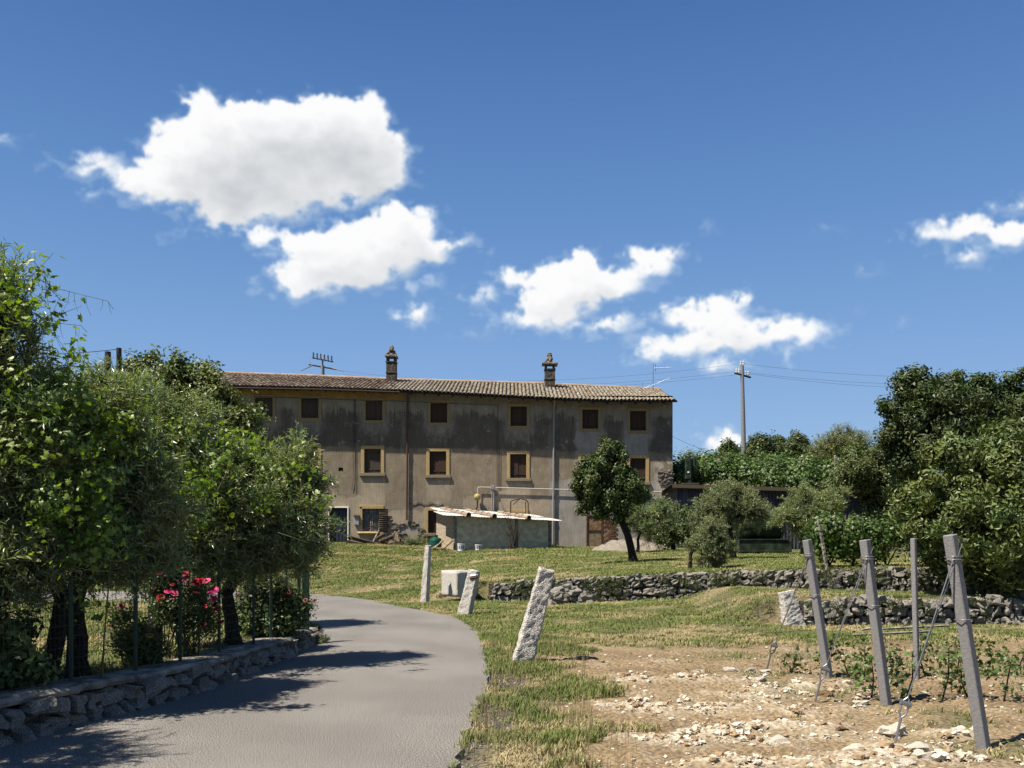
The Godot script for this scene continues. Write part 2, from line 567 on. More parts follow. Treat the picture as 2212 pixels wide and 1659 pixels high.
const CLOUDS := [
	[[560, 320, 255, 105], [720, 290, 130, 80], [800, 340, 98, 70], [440, 370, 170, 72], [205, 356, 80, 26], [425, 230, 46, 38], [480, 445, 95, 58], [600, 430, 125, 55], [815, 392, 85, 30], [560, 250, 95, 42], [690, 248, 85, 40], [795, 245, 52, 45], [330, 410, 95, 40], [500, 482, 50, 26], [290, 385, 80, 30], [870, 300, 18, 14], [740, 410, 110, 45]],
	[[760, 550, 175, 70], [860, 500, 92, 55], [640, 520, 80, 36], [630, 602, 85, 45], [895, 468, 58, 26], [985, 530, 60, 18], [720, 600, 130, 42], [560, 508, 45, 24], [930, 545, 50, 30]],
	[[885, 622, 26, 24], [935, 612, 36, 12]], [[900, 680, 38, 28]], [[207, 422, 24, 12]], [[390, 503, 30, 11]],
	[[1042, 640, 38, 27]], [[1150, 685, 88, 40], [1240, 610, 105, 58], [1130, 596, 60, 24], [1320, 610, 95, 36], [1400, 572, 62, 30], [1435, 550, 45, 14], [1210, 650, 95, 50], [1250, 565, 50, 26]], [[1310, 706, 80, 20], [1345, 690, 40, 12]], [[1035, 720, 40, 10]],
	[[1480, 748, 145, 32], [1600, 722, 155, 40], [1540, 675, 85, 36], [1600, 645, 32, 20], [1730, 716, 88, 27], [1500, 690, 50, 22], [1400, 760, 60, 20]], [[1440, 690, 45, 18]], [[1535, 790, 65, 20]], [[1697, 772, 22, 11]],
	[[2100, 500, 118, 28], [2095, 545, 50, 26], [2200, 505, 80, 36]], [[2205, 445, 45, 18]], [[1560, 958, 50, 26], [1590, 950, 30, 20]],
	[[1880, 585, 30, 9]], [[1797, 497, 22, 7]], [[1540, 492, 12, 8]], [[1950, 700, 20, 8]], [[18, 308, 30, 10]], [[1850, 672, 16, 6]],
]
const FAINT := {2: 0.45, 4: 0.5, 5: 0.6, 6: 0.75, 9: 0.25, 11: 0.45, 16: 1.0, 17: 0.28, 18: 0.22, 19: 0.25, 20: 0.3, 21: 0.6, 22: 0.2}

func cloud_field(cl: Array, f: FastNoiseLite, f2: FastNoiseLite, px: float, py: float) -> float:
	var n1 := f.get_noise_2d(px, py * 1.15)
	var n2 := f.get_noise_2d(px + 700.0, py * 1.15 + 300.0)
	var n3 := f.get_noise_2d(px * 3.1 + 90.0, py * 3.1)
	var qx := px + 34.0 * n1 + 8.0 * n3
	var qy := py + 26.0 * n2 + 5.0 * n3
	var s := 0.0
	var best := -9.0
	for e in cl:
		var g: float = 1.0 - sqrt(pow((qx - e[0]) / e[2], 2.0) + pow((qy - e[1]) / e[3], 2.0))
		g *= minf(e[2], e[3]) / 40.0
		best = maxf(best, g)
		if g > 0.0: s += g
	return (best if best < 0.0 else s) + 0.32 * n1 + 0.14 * f2.get_noise_2d(px, py) + 0.2 * (0.3 - absf(n2)) + 0.10 * n3

func sky_image() -> Image:
	var W := 4096
	var H := 2048
	var im := Image.create_empty(W, H, false, Image.FORMAT_RGB8)
	var stops := [[0.0, Vector3(148, 176, 205)], [5.0, Vector3(138, 169, 203)], [11.0, Vector3(118, 153, 196)], [20.0, Vector3(92, 130, 180)], [32.0, Vector3(66, 103, 156)], [50.0, Vector3(50, 88, 141)], [90.0, Vector3(37, 72, 128)]]
	for j in H:
		var el := 90.0 - 180.0 * (j + 0.5) / H
		var c := Vector3(120, 118, 95)
		if el >= 0.0:
			for i in stops.size() - 1:
				if el >= stops[i][0] and el <= stops[i + 1][0]:
					c = stops[i][1].lerp(stops[i + 1][1], (el - stops[i][0]) / (stops[i + 1][0] - stops[i][0]))
		im.fill_rect(Rect2i(0, j, W, 1), Color(c.x / 255.0, c.y / 255.0, c.z / 255.0))
	# one bank of clouds, laid all round the sky
	var bw := 820
	var bh := 400
	var bank := Image.create_empty(bw, bh, false, Image.FORMAT_RGBA8)
	var f := FastNoiseLite.new()
	f.seed = 77
	f.frequency = 0.011
	f.fractal_octaves = 6
	f.fractal_gain = 0.56
	var f2 := FastNoiseLite.new()
	f2.seed = 78
	f2.frequency = 0.006
	f2.fractal_octaves = 4
	var top_row := int(H * (90.0 - 34.5) / 180.0)
	for ci in CLOUDS.size():
		var cl: Array = CLOUDS[ci]
		var lo := Vector2(1e9, 1e9)
		var hi := -lo
		for e in cl:
			lo = lo.min(Vector2(e[0] - e[2] * 1.5 - 12, e[1] - e[3] * 1.5 - 12))
			hi = hi.max(Vector2(e[0] + e[2] * 1.5 + 12, e[1] + e[3] * 1.5 + 12))
		var faint: float = FAINT.get(ci, 1.0)
		for i in bw:
			var az := (i - bw / 2.0 + 0.5) * TAU / W
			var px := 1106.0 + LENS * tan(az)
			if px < lo.x or px > hi.x: continue
			for j in bh:
				var el := deg_to_rad(90.0 - 180.0 * (top_row + j + 0.5) / H)
				var py := 1170.0 - LENS * tan(el) / cos(az)
				if py < lo.y or py > hi.y: continue
				var q0 := cloud_field(cl, f, f2, px, py)
				var a := smoothstep(-0.05, lerpf(0.24, 0.9, clampf((py - lo.y) / (hi.y - lo.y), 0.0, 1.0)), q0) * faint
				a = maxf(a, 0.20 * faint * smoothstep(-0.25, 0.25, q0 + 0.55 * f.get_noise_2d(px * 1.7, py * 3.0)))
				if a <= 0.004: continue
				var q1 := cloud_field(cl, f, f2, px - 16.0, py - 26.0)
				var q2 := cloud_field(cl, f, f2, px - 44.0, py - 72.0)
				# a ray towards the sun: what lies above it thins the light
				var depth := 0.55 * clampf(q1, 0.0, 3.0) + 0.8 * clampf(q2, 0.0, 3.2)
				var grey := 1.0 - exp(-0.34 * maxf(0.0, depth - 0.35))
				var col := Color(0.885, 0.885, 0.888).lerp(Color(0.645, 0.665, 0.685), clampf(grey + 0.35 * grey * f2.get_noise_2d(px * 1.8 + 300.0, py * 2.6), 0.0, 1.0))
				var old := bank.get_pixel(i, j)
				var na := a + old.a * (1.0 - a)
				var mix := (col * a + Color(old.r, old.g, old.b) * old.a * (1.0 - a)) / na
				mix.a = na
				bank.set_pixel(i, j, mix)
	var flip := bank.duplicate() as Image
	flip.flip_x()
	for k in 5:
		var src := bank if k % 2 == 0 else flip
		var sx := posmod(-bw / 2 + k * W / 5, W)
		im.convert(Image.FORMAT_RGBA8)
		im.blend_rect(src, Rect2i(0, 0, bw, bh), Vector2i(sx, top_row))
		if sx + bw > W: im.blend_rect(src, Rect2i(0, 0, bw, bh), Vector2i(sx - W, top_row))
	return im

# ---------------------------------------------------------------- the farmhouse
const HD := 48.0      # depth of the front wall
const K := HD / LENS  # metres per survey unit on that wall
const EAVE_D := 47.25
const RIDGE_D := 52.4
const EAVE := [[250, 828], [541, 835], [700, 838], [868, 844], [970, 849], [1198, 861], [1312, 865], [1458, 865]]
const RIDGE := [[250, 803], [485, 808], [640, 813], [765, 818], [836, 821], [1031, 827], [1175, 831], [1225, 834], [1343, 839], [1420, 843]]
# openings in the front wall: x0, y0, x1, y1 on the survey sheet
const UPPER := [[452, 855, 488, 897], [551, 859, 589, 900], [651, 861, 688, 903], [790, 866, 826, 908], [930, 871, 966, 913], [1103, 878, 1138, 920], [1258, 885, 1292, 926], [1361, 888, 1395, 930]]
const MIDDLE := [[551, 963, 588, 1016], [651, 966, 687, 1018], [787, 970, 823, 1022], [928, 975, 964, 1026], [1102, 981, 1137, 1033], [1256, 986, 1291, 1038], [1361, 990, 1395, 1041]]

func eave_y(x: float) -> float:
	var px := 1106.0 + x * LENS / EAVE_D
	return 1.6 + (1170.0 - poly(EAVE, px)) * EAVE_D / LENS

func ridge_y(x: float) -> float:
	var px := 1106.0 + x * LENS / RIDGE_D
	return 1.6 + (1170.0 - poly(RIDGE, px)) * RIDGE_D / LENS

func plaster_texture(x0: float, y0: float, w: float, h: float) -> ImageTexture:
	var per := 34.0
	var iw := int(w * per)
	var ih := int(h * per)
	var im := Image.create_empty(iw, ih, false, Image.FORMAT_RGB8)
	var f := FastNoiseLite.new(); f.seed = 31; f.frequency = 0.035; f.fractal_octaves = 5
	var g := FastNoiseLite.new(); g.seed = 32; g.frequency = 0.012; g.fractal_octaves = 4
	var s := FastNoiseLite.new(); s.seed = 33; s.frequency = 0.09; s.fractal_octaves = 3
	var brown := Color(0.325, 0.268, 0.195)
	var dark := Color(0.150, 0.132, 0.108)
	var pale := Color(0.33, 0.30, 0.25)
	var beige := Color(0.53, 0.45, 0.335)
	var cement := Color(0.43, 0.40, 0.355)
	var ochre := Color(0.50, 0.31, 0.085)
	var wins := UPPER + MIDDLE
	for i in iw:
		var x := x0 + (i + 0.5) / per
		var px := 1106.0 + x / K
		for j in ih:
			var y := y0 - (j + 0.5) / per
			var py := 1170.0 - (y - 1.6) / K
			var n1 := f.get_noise_2d(px, py)
			var n2 := g.get_noise_2d(px, py)
			var n3 := s.get_noise_2d(px, py * 0.35)
			var n4 := s.get_noise_2d(px * 2.6, py * 0.16)
			var c := brown
			# the damp upper storey, with an outline of its own
			var top := 889.0 + 14.0 * n2 + 10.0 * n1 + 13.0 * n4 + 0.02 * (px - 800.0)
			var damp := smoothstep(top - 6.0, top + 10.0, py + 8.0 * s.get_noise_2d(px * 1.5, py * 1.5)) * (1.0 - smoothstep(960.0 + 0.018 * (px - 700.0), 969.0 + 0.018 * (px - 700.0), py + 5.0 * n1))
			var light := 1.0 - smoothstep(top - 8.0, top + 8.0, py)
			# pale surrounds and runs under the upper windows
			for q in UPPER:
				var ax: float = absf(px - (q[0] + q[2]) / 2.0)
				if ax < 62.0:
					var ring := smoothstep(40.0, 24.0, ax + 9.0 * n1 + 10.0 * n2) * (1.0 - smoothstep(q[3] + 12.0, q[3] + 34.0, py + 22.0 * n3))
					light = maxf(light, ring * 0.85)
					if py > q[3]:
						var run := smoothstep(0.10, 0.45, n3 + 0.25 * n1 + 0.25) * smoothstep(26.0, 18.0, ax) * (1.0 - smoothstep(q[3] + 22.0, q[3] + 62.0, py))
						light = maxf(light, run * 0.6)
			c = c.lerp(dark, damp * 0.92)
			c = c.lerp(pale, clampf(light, 0.0, 1.0) * (1.0 - smoothstep(955.0, 975.0, py) * 0.6))
			# streaks beside the rain pipes
			for pp in [881.0, 1196.0]:
				var sx: float = absf(px - pp + 4.0 + 6.0 * n2)
				c = c.lerp(pale, 0.6 * smoothstep(15.0, 4.0, sx + 10.0 * absf(n1)) * smoothstep(880.0, 930.0, py))
			# mended lower storey
			var low := 1072.0 + 34.0 * n2 + 14.0 * n1
			if px > 830.0 and px < 1000.0: low += 22.0
			c = c.lerp(beige, smoothstep(low - 4.0, low + 4.0, py) * 0.8)
			for q in MIDDLE:
				var ax: float = absf(px - (q[0] + q[2]) / 2.0)
				c = c.lerp(beige, 0.62 * smoothstep(30.0, 22.0, ax + 8.0 * n1) * smoothstep(q[3] + 8.0, q[3] + 16.0, py) * (1.0 - smoothstep(1070.0, 1096.0, py + 10.0 * n1)))
			c = c.lerp(pale, 0.5 * smoothstep(0.18, 0.42, n2 + 0.5 * n1) * smoothstep(970.0, 1010.0, py) * 0.55)
			# grey cement to the right of the second pipe
			if px > 1186.0:
				var gl := 1036.0 + 16.0 * n2 + 5.0 * n1
				c = c.lerp(cement, smoothstep(gl - 4.0, gl + 3.0, py))
				var col := smoothstep(1238.0, 1246.0, px + 10.0 * n1) * (1.0 - smoothstep(1398.0, 1408.0, px + 12.0 * n1)) * smoothstep(900.0, 935.0, py + 16.0 * n2)
				var gap := smoothstep(1300.0, 1306.0, px + 8.0 * n1) * (1.0 - smoothstep(1346.0, 1352.0, px + 8.0 * n1)) * (1.0 - smoothstep(962.0, 976.0, py))
				c = c.lerp(cement, col * (1.0 - gap) * 0.9)
				c = c.lerp(Color(0.56, 0.50, 0.42), smoothstep(0.05, 0.3, n1 + n2) * smoothstep(1400.0, 1425.0, px) * smoothstep(970.0, 1010.0, py))
			# bare rubble by the left pipe
			c = c.lerp(cement, 0.75 * smoothstep(1.0, 0.8, Vector2((px - 888.0) / 44.0, (py - 1160.0) / 26.0).length() + 0.5 * n1))
			# painted ochre band and line under the eaves
			var line := lerpf(857.0, 866.0, clampf((px - 545.0) / 323.0, 0.0, 1.0)) if px < 871.0 else lerpf(862.0, 886.5, (px - 871.0) / 580.0)
			if px < 869.0 and py < line - 3.0:
				c = c.lerp(ochre, 0.9 - 0.5 * smoothstep(0.1, 0.5, n1 + n3))
			c = c.lerp(Color(0.42, 0.31, 0.13), 0.55 * smoothstep(2.2, 1.0, absf(py - line)) * smoothstep(-0.45, -0.1, n3))
			var v := 1.0 + 0.20 * n1 + 0.16 * s.get_noise_2d(px * 2.3, py * 2.3) + 0.16 * n4
			# hairline cracks and flaked spots
			var crack := smoothstep(0.016, 0.004, absf(g.get_noise_2d(px * 1.6 + 500.0, py * 0.8 + 90.0))) * smoothstep(0.05, 0.25, n2 + 0.1)
			v *= 1.0 - 0.35 * crack
			if n1 + 0.6 * s.get_noise_2d(px * 1.2 + 70.0, py * 1.2) > 0.60: c = c.lerp(Color(0.46, 0.41, 0.34), 0.45)
			im.set_pixel(i, j, Color(c.r * v, c.g * v, c.b * v).linear_to_srgb())
	return ImageTexture.create_from_image(im)

func make_house() -> void:
	var house := thing("farmhouse", "long three-storey farmhouse with stained grey plaster, ochre window surrounds and barrel-tiled roof", "house", Vector3(0, 1.2, -HD))
	mat("ochre_stone", lin(0.82, 0.60, 0.275), 0.9, ntex(25, 0.03, 0.7, 1.04, 512, 5), 1.4, ntex(7, 0.12, 0.0, 1.0, 512, 4), 0.4)
	mat("dull_stone", lin(0.50, 0.385, 0.20), 0.92, ntex(25, 0.03, 0.7, 1.04, 512, 5), 1.4)
	mat("sill_stone", lin(0.40, 0.345, 0.235), 0.9, ntex(25, 0.03, 0.7, 1.04, 512, 5), 1.4)
	mat("shutter_dark", lin(0.125, 0.070, 0.046), 0.75, ntex(23, 0.02, 0.45, 1.05, 512, 5), 2.0)
	mat("shutter_grey", lin(0.17, 0.135, 0.105), 0.85, ntex(23, 0.02, 0.45, 1.05, 512, 5), 2.0)
	mat("reveal", lin(0.30, 0.26, 0.20), 0.92, ntex(3, 0.06, 0.66, 1.0, 512, 5), 1.0)
	mat("rear_plaster", lin(0.32, 0.28, 0.22), 0.92, ntex(5, 0.012, 0.6, 1.0, 512, 6), 0.3)
	mat("pipe_rust", lin(0.12, 0.055, 0.035), 0.6)
	mat("pipe_grey", lin(0.34, 0.34, 0.345), 0.45)
	mat("pipe_cream", lin(0.62, 0.60, 0.53), 0.5)
	mat("door_blue", lin(0.035, 0.050, 0.085), 0.5)
	mat("door_frame_dark", lin(0.012, 0.013, 0.017), 0.5)
	var glass := mat("glass_clear", Color(0.9, 0.95, 0.95, 0.12), 0.03)
	glass.transparency = BaseMaterial3D.TRANSPARENCY_ALPHA
	var x0 := (250.0 - 1106.0) * K
	var x1 := (1453.0 - 1106.0) * K
	var y_top := 11.0
	var y_bot := 0.7
	# ----- front wall, cut round its openings
	var holes := UPPER + MIDDLE
	holes += [[711, 1097, 752, 1176], [783, 1099, 819, 1148], [925, 1103, 962, 1152], [1100, 1108, 1136, 1150], [1268, 1114, 1301, 1180], [731, 1010, 741, 1018]]
	var cx := [x0, x1]
	var cy := [y_bot]
	var rects := []
	for q in holes:
		var r := [(q[0] - 1106.0) * K, 1.6 + (1170.0 - q[3]) * K, (q[2] - 1106.0) * K, 1.6 + (1170.0 - q[1]) * K]
		rects.append(r)
		cx.append(r[0]); cx.append(r[2]); cy.append(r[1]); cy.append(r[3])
	for q in EAVE: cx.append((q[0] - 1106.0) * EAVE_D / LENS)
	cx = cx.filter(func(a): return a >= x0 and a <= x1)
	cx.sort(); cy.sort()
	var b := MB.new()
	var wall_top := func(x: float) -> float: return eave_y(x) + 0.13
	for i in cx.size() - 1:
		if cx[i + 1] - cx[i] < 0.001: continue
		for j in cy.size():
			var lo: float = cy[j]
			var last: bool = j == cy.size() - 1
			if not last and cy[j + 1] - lo < 0.0005: continue
			var mid := Vector2((cx[i] + cx[i + 1]) / 2.0, lo + 0.01 if last else (lo + cy[j + 1]) / 2.0)
			var open := false
			for r in rects:
				if mid.x > r[0] and mid.x < r[2] and mid.y > r[1] and mid.y < r[3]: open = true
			if open: continue
			var ha: float = wall_top.call(cx[i]) if last else cy[j + 1]
			var hb: float = wall_top.call(cx[i + 1]) if last else cy[j + 1]
			var first := b.v.size()
			for p in [[cx[i], lo], [cx[i + 1], lo], [cx[i + 1], hb], [cx[i], ha]]:
				b.vert(Vector3(p[0], p[1], -HD), Vector3(0, 0, 1), Vector2((p[0] - x0) / (x1 - x0), (y_top - p[1]) / (y_top - y_bot)))
			b.idx.append_array(PackedInt32Array([first, first + 2, first + 1, first, first + 3, first + 2]))
	var pm := StandardMaterial3D.new()
	pm.resource_name = "plaster"
	pm.albedo_color = carded(Color.WHITE)
	pm.albedo_texture = plaster_texture(x0, y_top, x1 - x0, y_top - y_bot)
	pm.roughness = 0.95
	pm.metallic_specular = 0.25
	pm.texture_repeat = false
	var front := put(b, "wall", pm, house)
	tag(front, "front wall of stained and patched plaster", "")
	# reveals of the openings and what closes them behind
	for r in rects:
		var rv := MB.new()
		var bk := MB.new()
		var zf := -HD
		var zb := -HD - (3.0 if absf(r[0] - (783.0 - 1106.0) * K) < 0.01 else 0.9 if r[2] - r[0] < 0.4 else 0.30)
		var p := [Vector3(r[0], r[1], 0), Vector3(r[2], r[1], 0), Vector3(r[2], r[3], 0), Vector3(r[0], r[3], 0)]
		for k in 4:
			var a: Vector3 = p[k]
			var e: Vector3 = p[(k + 1) % 4]
			rv.quad(Vector3(a.x, a.y, zb), Vector3(a.x, a.y, zf), Vector3(e.x, e.y, zf), Vector3(e.x, e.y, zb))
		bk.quad(Vector3(r[0], r[1], zb), Vector3(r[2], r[1], zb), Vector3(r[2], r[3], zb), Vector3(r[0], r[3], zb))
		var jamb := put(rv, "reveal", M.reveal, house)
		put(bk, "recess_back", M.reveal, jamb)
	# other walls
	b = MB.new()
	var zb := -57.4
	b.quad(Vector3(x1, y_bot, -HD), Vector3(x1, y_bot, zb), Vector3(x1, eave_y(x1) + 0.1, zb), Vector3(x1, eave_y(x1) + 0.1, -HD))
	b.tri(Vector3(x1, eave_y(x1) + 0.1, -HD), Vector3(x1, eave_y(x1) + 0.1, zb), Vector3(x1, ridge_y(x1) - 0.12, -RIDGE_D))
	put(b, "gable_wall", M.rear_plaster, house)
	b = MB.new()
	b.quad(Vector3(x0, y_bot, zb), Vector3(x0, y_bot, -HD), Vector3(x0, eave_y(x0) + 0.1, -HD), Vector3(x0, eave_y(x0) + 0.1, zb))
	b.tri(Vector3(x0, eave_y(x0) + 0.1, zb), Vector3(x0, eave_y(x0) + 0.1, -HD), Vector3(x0, ridge_y(x0) - 0.12, -RIDGE_D))
	put(b, "gable_wall", M.rear_plaster, house)
	b = MB.new()
	b.quad(Vector3(x1, y_bot, zb), Vector3(x0, y_bot, zb), Vector3(x0, eave_y(x0) + 0.1, zb), Vector3(x1, eave_y(x1) + 0.1, zb))
	put(b, "back_wall", M.rear_plaster, house)
	make_roof(house, x0 - 0.3, x1 + 0.12)
	# ----- windows
	var r := rng(5)
	for k in UPPER.size() + MIDDLE.size():
		var up := k < UPPER.size()
		var q: Array = rects[k]
		var left_unit: bool = q[0] < -6.5
		var w := Node3D.new()
		w.name = "window"
		house.add_child(w, true)
		w.position = Vector3((q[0] + q[2]) / 2.0, q[1], -HD) - house.position
		var fr := MB.new()
		var t := 0.165 if up else 0.185
		var z := -HD + 0.012
		var dep := 0.06
		var yb: float = q[1] - (0.17 if up else 0.0)
		for side in [[q[0] - t, q[0]], [q[2], q[2] + t]]:
			fr.box(Transform3D(Basis(), Vector3((side[0] + side[1]) / 2.0, (yb + q[3]) / 2.0, z)), Vector3(t, q[3] - yb, dep), 0.008)
		fr.box(Transform3D(Basis(), Vector3((q[0] + q[2]) / 2.0, q[3] + t / 2.0 + 0.001, z)), Vector3(q[2] - q[0] + 2.0 * t, t, dep), 0.008)
		if up: fr.box(Transform3D(Basis(), Vector3((q[0] + q[2]) / 2.0, q[1] - 0.085, z)), Vector3(q[2] - q[0] - 0.004, 0.17, dep - 0.004), 0.008)
		put(fr, "surround", M.dull_stone if up else M.ochre_stone, w)
		if not up:
			var sl := MB.new()
			sl.box(Transform3D(Basis(), Vector3((q[0] + q[2]) / 2.0, q[1] - 0.085, -HD - 0.02)), Vector3(q[2] - q[0] + 2.0 * t + 0.14, 0.17, 0.24), 0.012)
			put(sl, "sill", M.sill_stone, w)
		var half: float = (q[2] - q[0]) / 2.0
		for sgn in [-1.0, 1.0]:
			var sh := MB.new()
			var tilt := r.randf_range(-0.01, 0.03)
			var zc := -HD - 0.13
			for pl in 3:
				var pw := half / 3.0
				var xc: float = (q[0] + q[2]) / 2.0 + sgn * (pw * (pl + 0.5))
				sh.col = Color.WHITE * r.randf_range(0.7, 1.35)
				sh.box(Transform3D(Basis(), Vector3(xc, (q[1] + q[3]) / 2.0 + r.randf_range(-0.012, 0.012), zc + tilt + r.randf_range(-0.004, 0.004))), Vector3(pw - 0.005, q[3] - q[1] - 0.05, 0.028), 0.005)
			sh.col = Color.WHITE * 0.8
			for yy in [0.16, 0.84]:
				sh.box(Transform3D(Basis(), Vector3((q[0] + q[2]) / 2.0 + sgn * half / 2.0, lerpf(q[1], q[3], yy), zc + tilt + 0.027)), Vector3(half - 0.05, 0.07, 0.02), 0.004)
			put(sh, "shutter", M.shutter_grey if left_unit else M.shutter_dark, w)
	make_house_details(house, rects)

func tile_mesh() -> ArrayMesh:
	var b := MB.new()
	var seg := 6
	for k in seg:
		var a0 := PI * k / seg
		var a1 := PI * (k + 1) / seg
		var q := []
		for e in [[a0, 0.0], [a1, 0.0], [a1, 1.0], [a0, 1.0]]:
			var rad := 0.085 if e[1] == 1.0 else 0.104
			q.append(Vector3(cos(e[0]) * rad, sin(e[0]) * rad * 0.82, -0.43 * e[1]))
		var s := b.v.size()
		for p in q: b.vert(p, Vector3(p.x, p.y, 0.02).normalized())
		b.idx.append_array(PackedInt32Array([s, s + 1, s + 2, s, s + 2, s + 3]))
		# thickness at the lower end
		var lo0: Vector3 = q[0] * Vector3(0.84, 0.80, 1)
		var lo1: Vector3 = q[1] * Vector3(0.84, 0.80, 1)
		b.quad(q[0], q[1], lo1, lo0)
	return b.mesh(null)

func make_roof(house: Node3D, x0: float, x1: float) -> void:
	mat("roof_deck", lin(0.055, 0.040, 0.032), 0.95, ntex(3, 0.06, 0.66, 1.0, 512, 5), 0.8)
	mat("tile_many", Color.WHITE, 0.9, ntex(27, 0.05, 0.66, 1.05, 512, 5), 1.1)
	mat("fascia", lin(0.045, 0.036, 0.030), 0.85)
	var b := MB.new()
	var steps := 60
	for i in steps:
		var a := lerpf(x0, x1, float(i) / steps)
		var e := lerpf(x0, x1, float(i + 1) / steps)
		var ea := Vector3(a, eave_y(a), -EAVE_D)
		var ee := Vector3(e, eave_y(e), -EAVE_D)
		var ra := Vector3(a, ridge_y(a), -RIDGE_D)
		var re := Vector3(e, ridge_y(e), -RIDGE_D)
		var ba := Vector3(a, eave_y(a), -58.0)
		var be := Vector3(e, eave_y(e), -58.0)
		var dn := Vector3(0, -0.10, 0)
		b.quad(ea, ee, re, ra)
		b.quad(be, ba, ra, re)
		b.quad(ea + dn, ra + dn, re + dn, ee + dn)
		b.quad(be + dn, re + dn, ra + dn, ba + dn)
		b.quad(ea + dn, ee + dn, ee, ea)
		if i == 0 or i == steps - 1:
			var s := [ea, ra, ba] if i == 0 else [be, re, ee]
			b.quad(s[0] + dn, s[0], s[1], s[1] + dn)
			b.quad(s[1] + dn, s[1], s[2], s[2] + dn)
	var roof := put(b, "roof", M.roof_deck, house)
	tag(roof, "low-pitched roof of barrel tiles, red-brown on one half and pale on the other", "")
	# tiles: the two rows nearest the eaves singly, the others as one
	var tile := tile_mesh()
	var r := rng(11)
	var variants := {"l": [], "r": []}
	var reds := [Color(0.24, 0.155, 0.115), Color(0.32, 0.235, 0.175), Color(0.17, 0.12, 0.095), Color(0.42, 0.33, 0.24), Color(0.24, 0.18, 0.14), Color(0.46, 0.39, 0.295)]
	var pales := [Color(0.50, 0.44, 0.33), Color(0.56, 0.51, 0.40), Color(0.46, 0.39, 0.29), Color(0.60, 0.55, 0.44), Color(0.43, 0.31, 0.22), Color(0.50, 0.46, 0.36)]
	for k in 6:
		variants.l.append(mat("tile_red_%d" % k, Color(reds[k]).linear_to_srgb(), 0.9, ntex(27, 0.05, 0.66, 1.05, 512, 5), 1.1))
		variants.r.append(mat("tile_pale_%d" % k, Color(pales[k]).linear_to_srgb(), 0.9, ntex(27, 0.05, 0.66, 1.05, 512, 5), 1.1))
	var places := []
	var tints := PackedColorArray()
	var pitch := 0.222
	var n := int((x1 - x0) / pitch)
	var single := 0
	var switch_x := (850.0 - 1106.0) * 50.0 / LENS
	for i in n:
		var x := x0 + 0.11 + i * pitch
		var e := Vector3(x, eave_y(x), -EAVE_D)
		var g := Vector3(x, ridge_y(x), -RIDGE_D)
		var up := (g - e).normalized()
		var side := Vector3(1, (eave_y(x + 0.3) - eave_y(x - 0.3)) / 0.6, 0).normalized()
		var nn := side.cross(up).normalized()
		var rows := int((g - e).length() / 0.335)
		for j in rows + 1:
			var jig := Vector3(r.randf_range(-0.012, 0.012), 0, 0)
			var bs := Basis(side, nn, -up).orthonormalized().rotated(nn, r.randf_range(-0.035, 0.035))
			var sc := r.randf_range(0.96, 1.08)
			var t := Transform3D(bs.scaled_local(Vector3(sc, sc, 1)), e + up * (j * 0.335 - 0.07) + nn * (0.012 + r.randf_range(0, 0.012)) + jig)
			var right := x > switch_x + r.randf_range(-0.5, 0.5)
			var pick := r.randi() % 6
			if j < 2 and x > -16.5 and single < 300:
				t.origin -= house.position
				inst(tile, "tile", t, roof, variants.r[pick] if right else variants.l[pick])
				single += 1
			else:
				places.append(t)
				var c: Color = pales[pick] if right else reds[pick]
				tints.append(c * r.randf_range(0.85, 1.12))
		# the far slope: a course seen over the ridge
	for i in places.size(): places[i].origin -= house.position
	tag(many("tile_rows", tile, places, tints, M.tile_many, roof), "", "", "", "stuff")
	# ridge tiles
	var ridge := MB.new()
	var xx := x0
	while xx < x1 - 0.3:
		ridge.col = Color(0.50, 0.32, 0.22).lerp(Color(0.62, 0.50, 0.38), r.randf())
		var a := Vector3(xx, ridge_y(xx) + 0.04, -RIDGE_D)
		var e := Vector3(xx + 0.42, ridge_y(xx + 0.42) + 0.04 + r.randf_range(-0.01, 0.015), -RIDGE_D)
		ridge.tube([a, e], [0.125, 0.11], 8)
		xx += 0.40
	tag(put(ridge, "ridge_tiles", M.tile_many, roof), "", "", "", "stuff")
	# gutter, rafters
	b = MB.new()
	var pts := []
	for i in 30:
		var a := lerpf((455.0 - 1106.0) * K, (868.0 - 1106.0) * K, i / 29.0)
		pts.append(Vector3(a, eave_y(a) - 0.10, -EAVE_D + 0.03))
	b.tube(pts, [0.062], 8)
	put(b, "gutter", M.fascia, roof)
	var xr := x0 + 0.5
	while xr < x1 - 0.1:
		b = MB.new()
		var a := Vector3(xr, eave_y(xr) - 0.155, -EAVE_D - 0.03)
		b.bar(a, a + Vector3(0, 0.29 * 0.9, -0.9), 0.09, 0.10, 0.006)
		put(b, "rafter", M.fascia, roof)
		xr += 0.78
	# chimneys
	for q in [[846.0, 21.0, 820.0, 771.0, 749.0, 26.0], [1187.5, 22.0, 832.0, 787.0, 763.0, 34.0]]:
		chimney(roof, q)

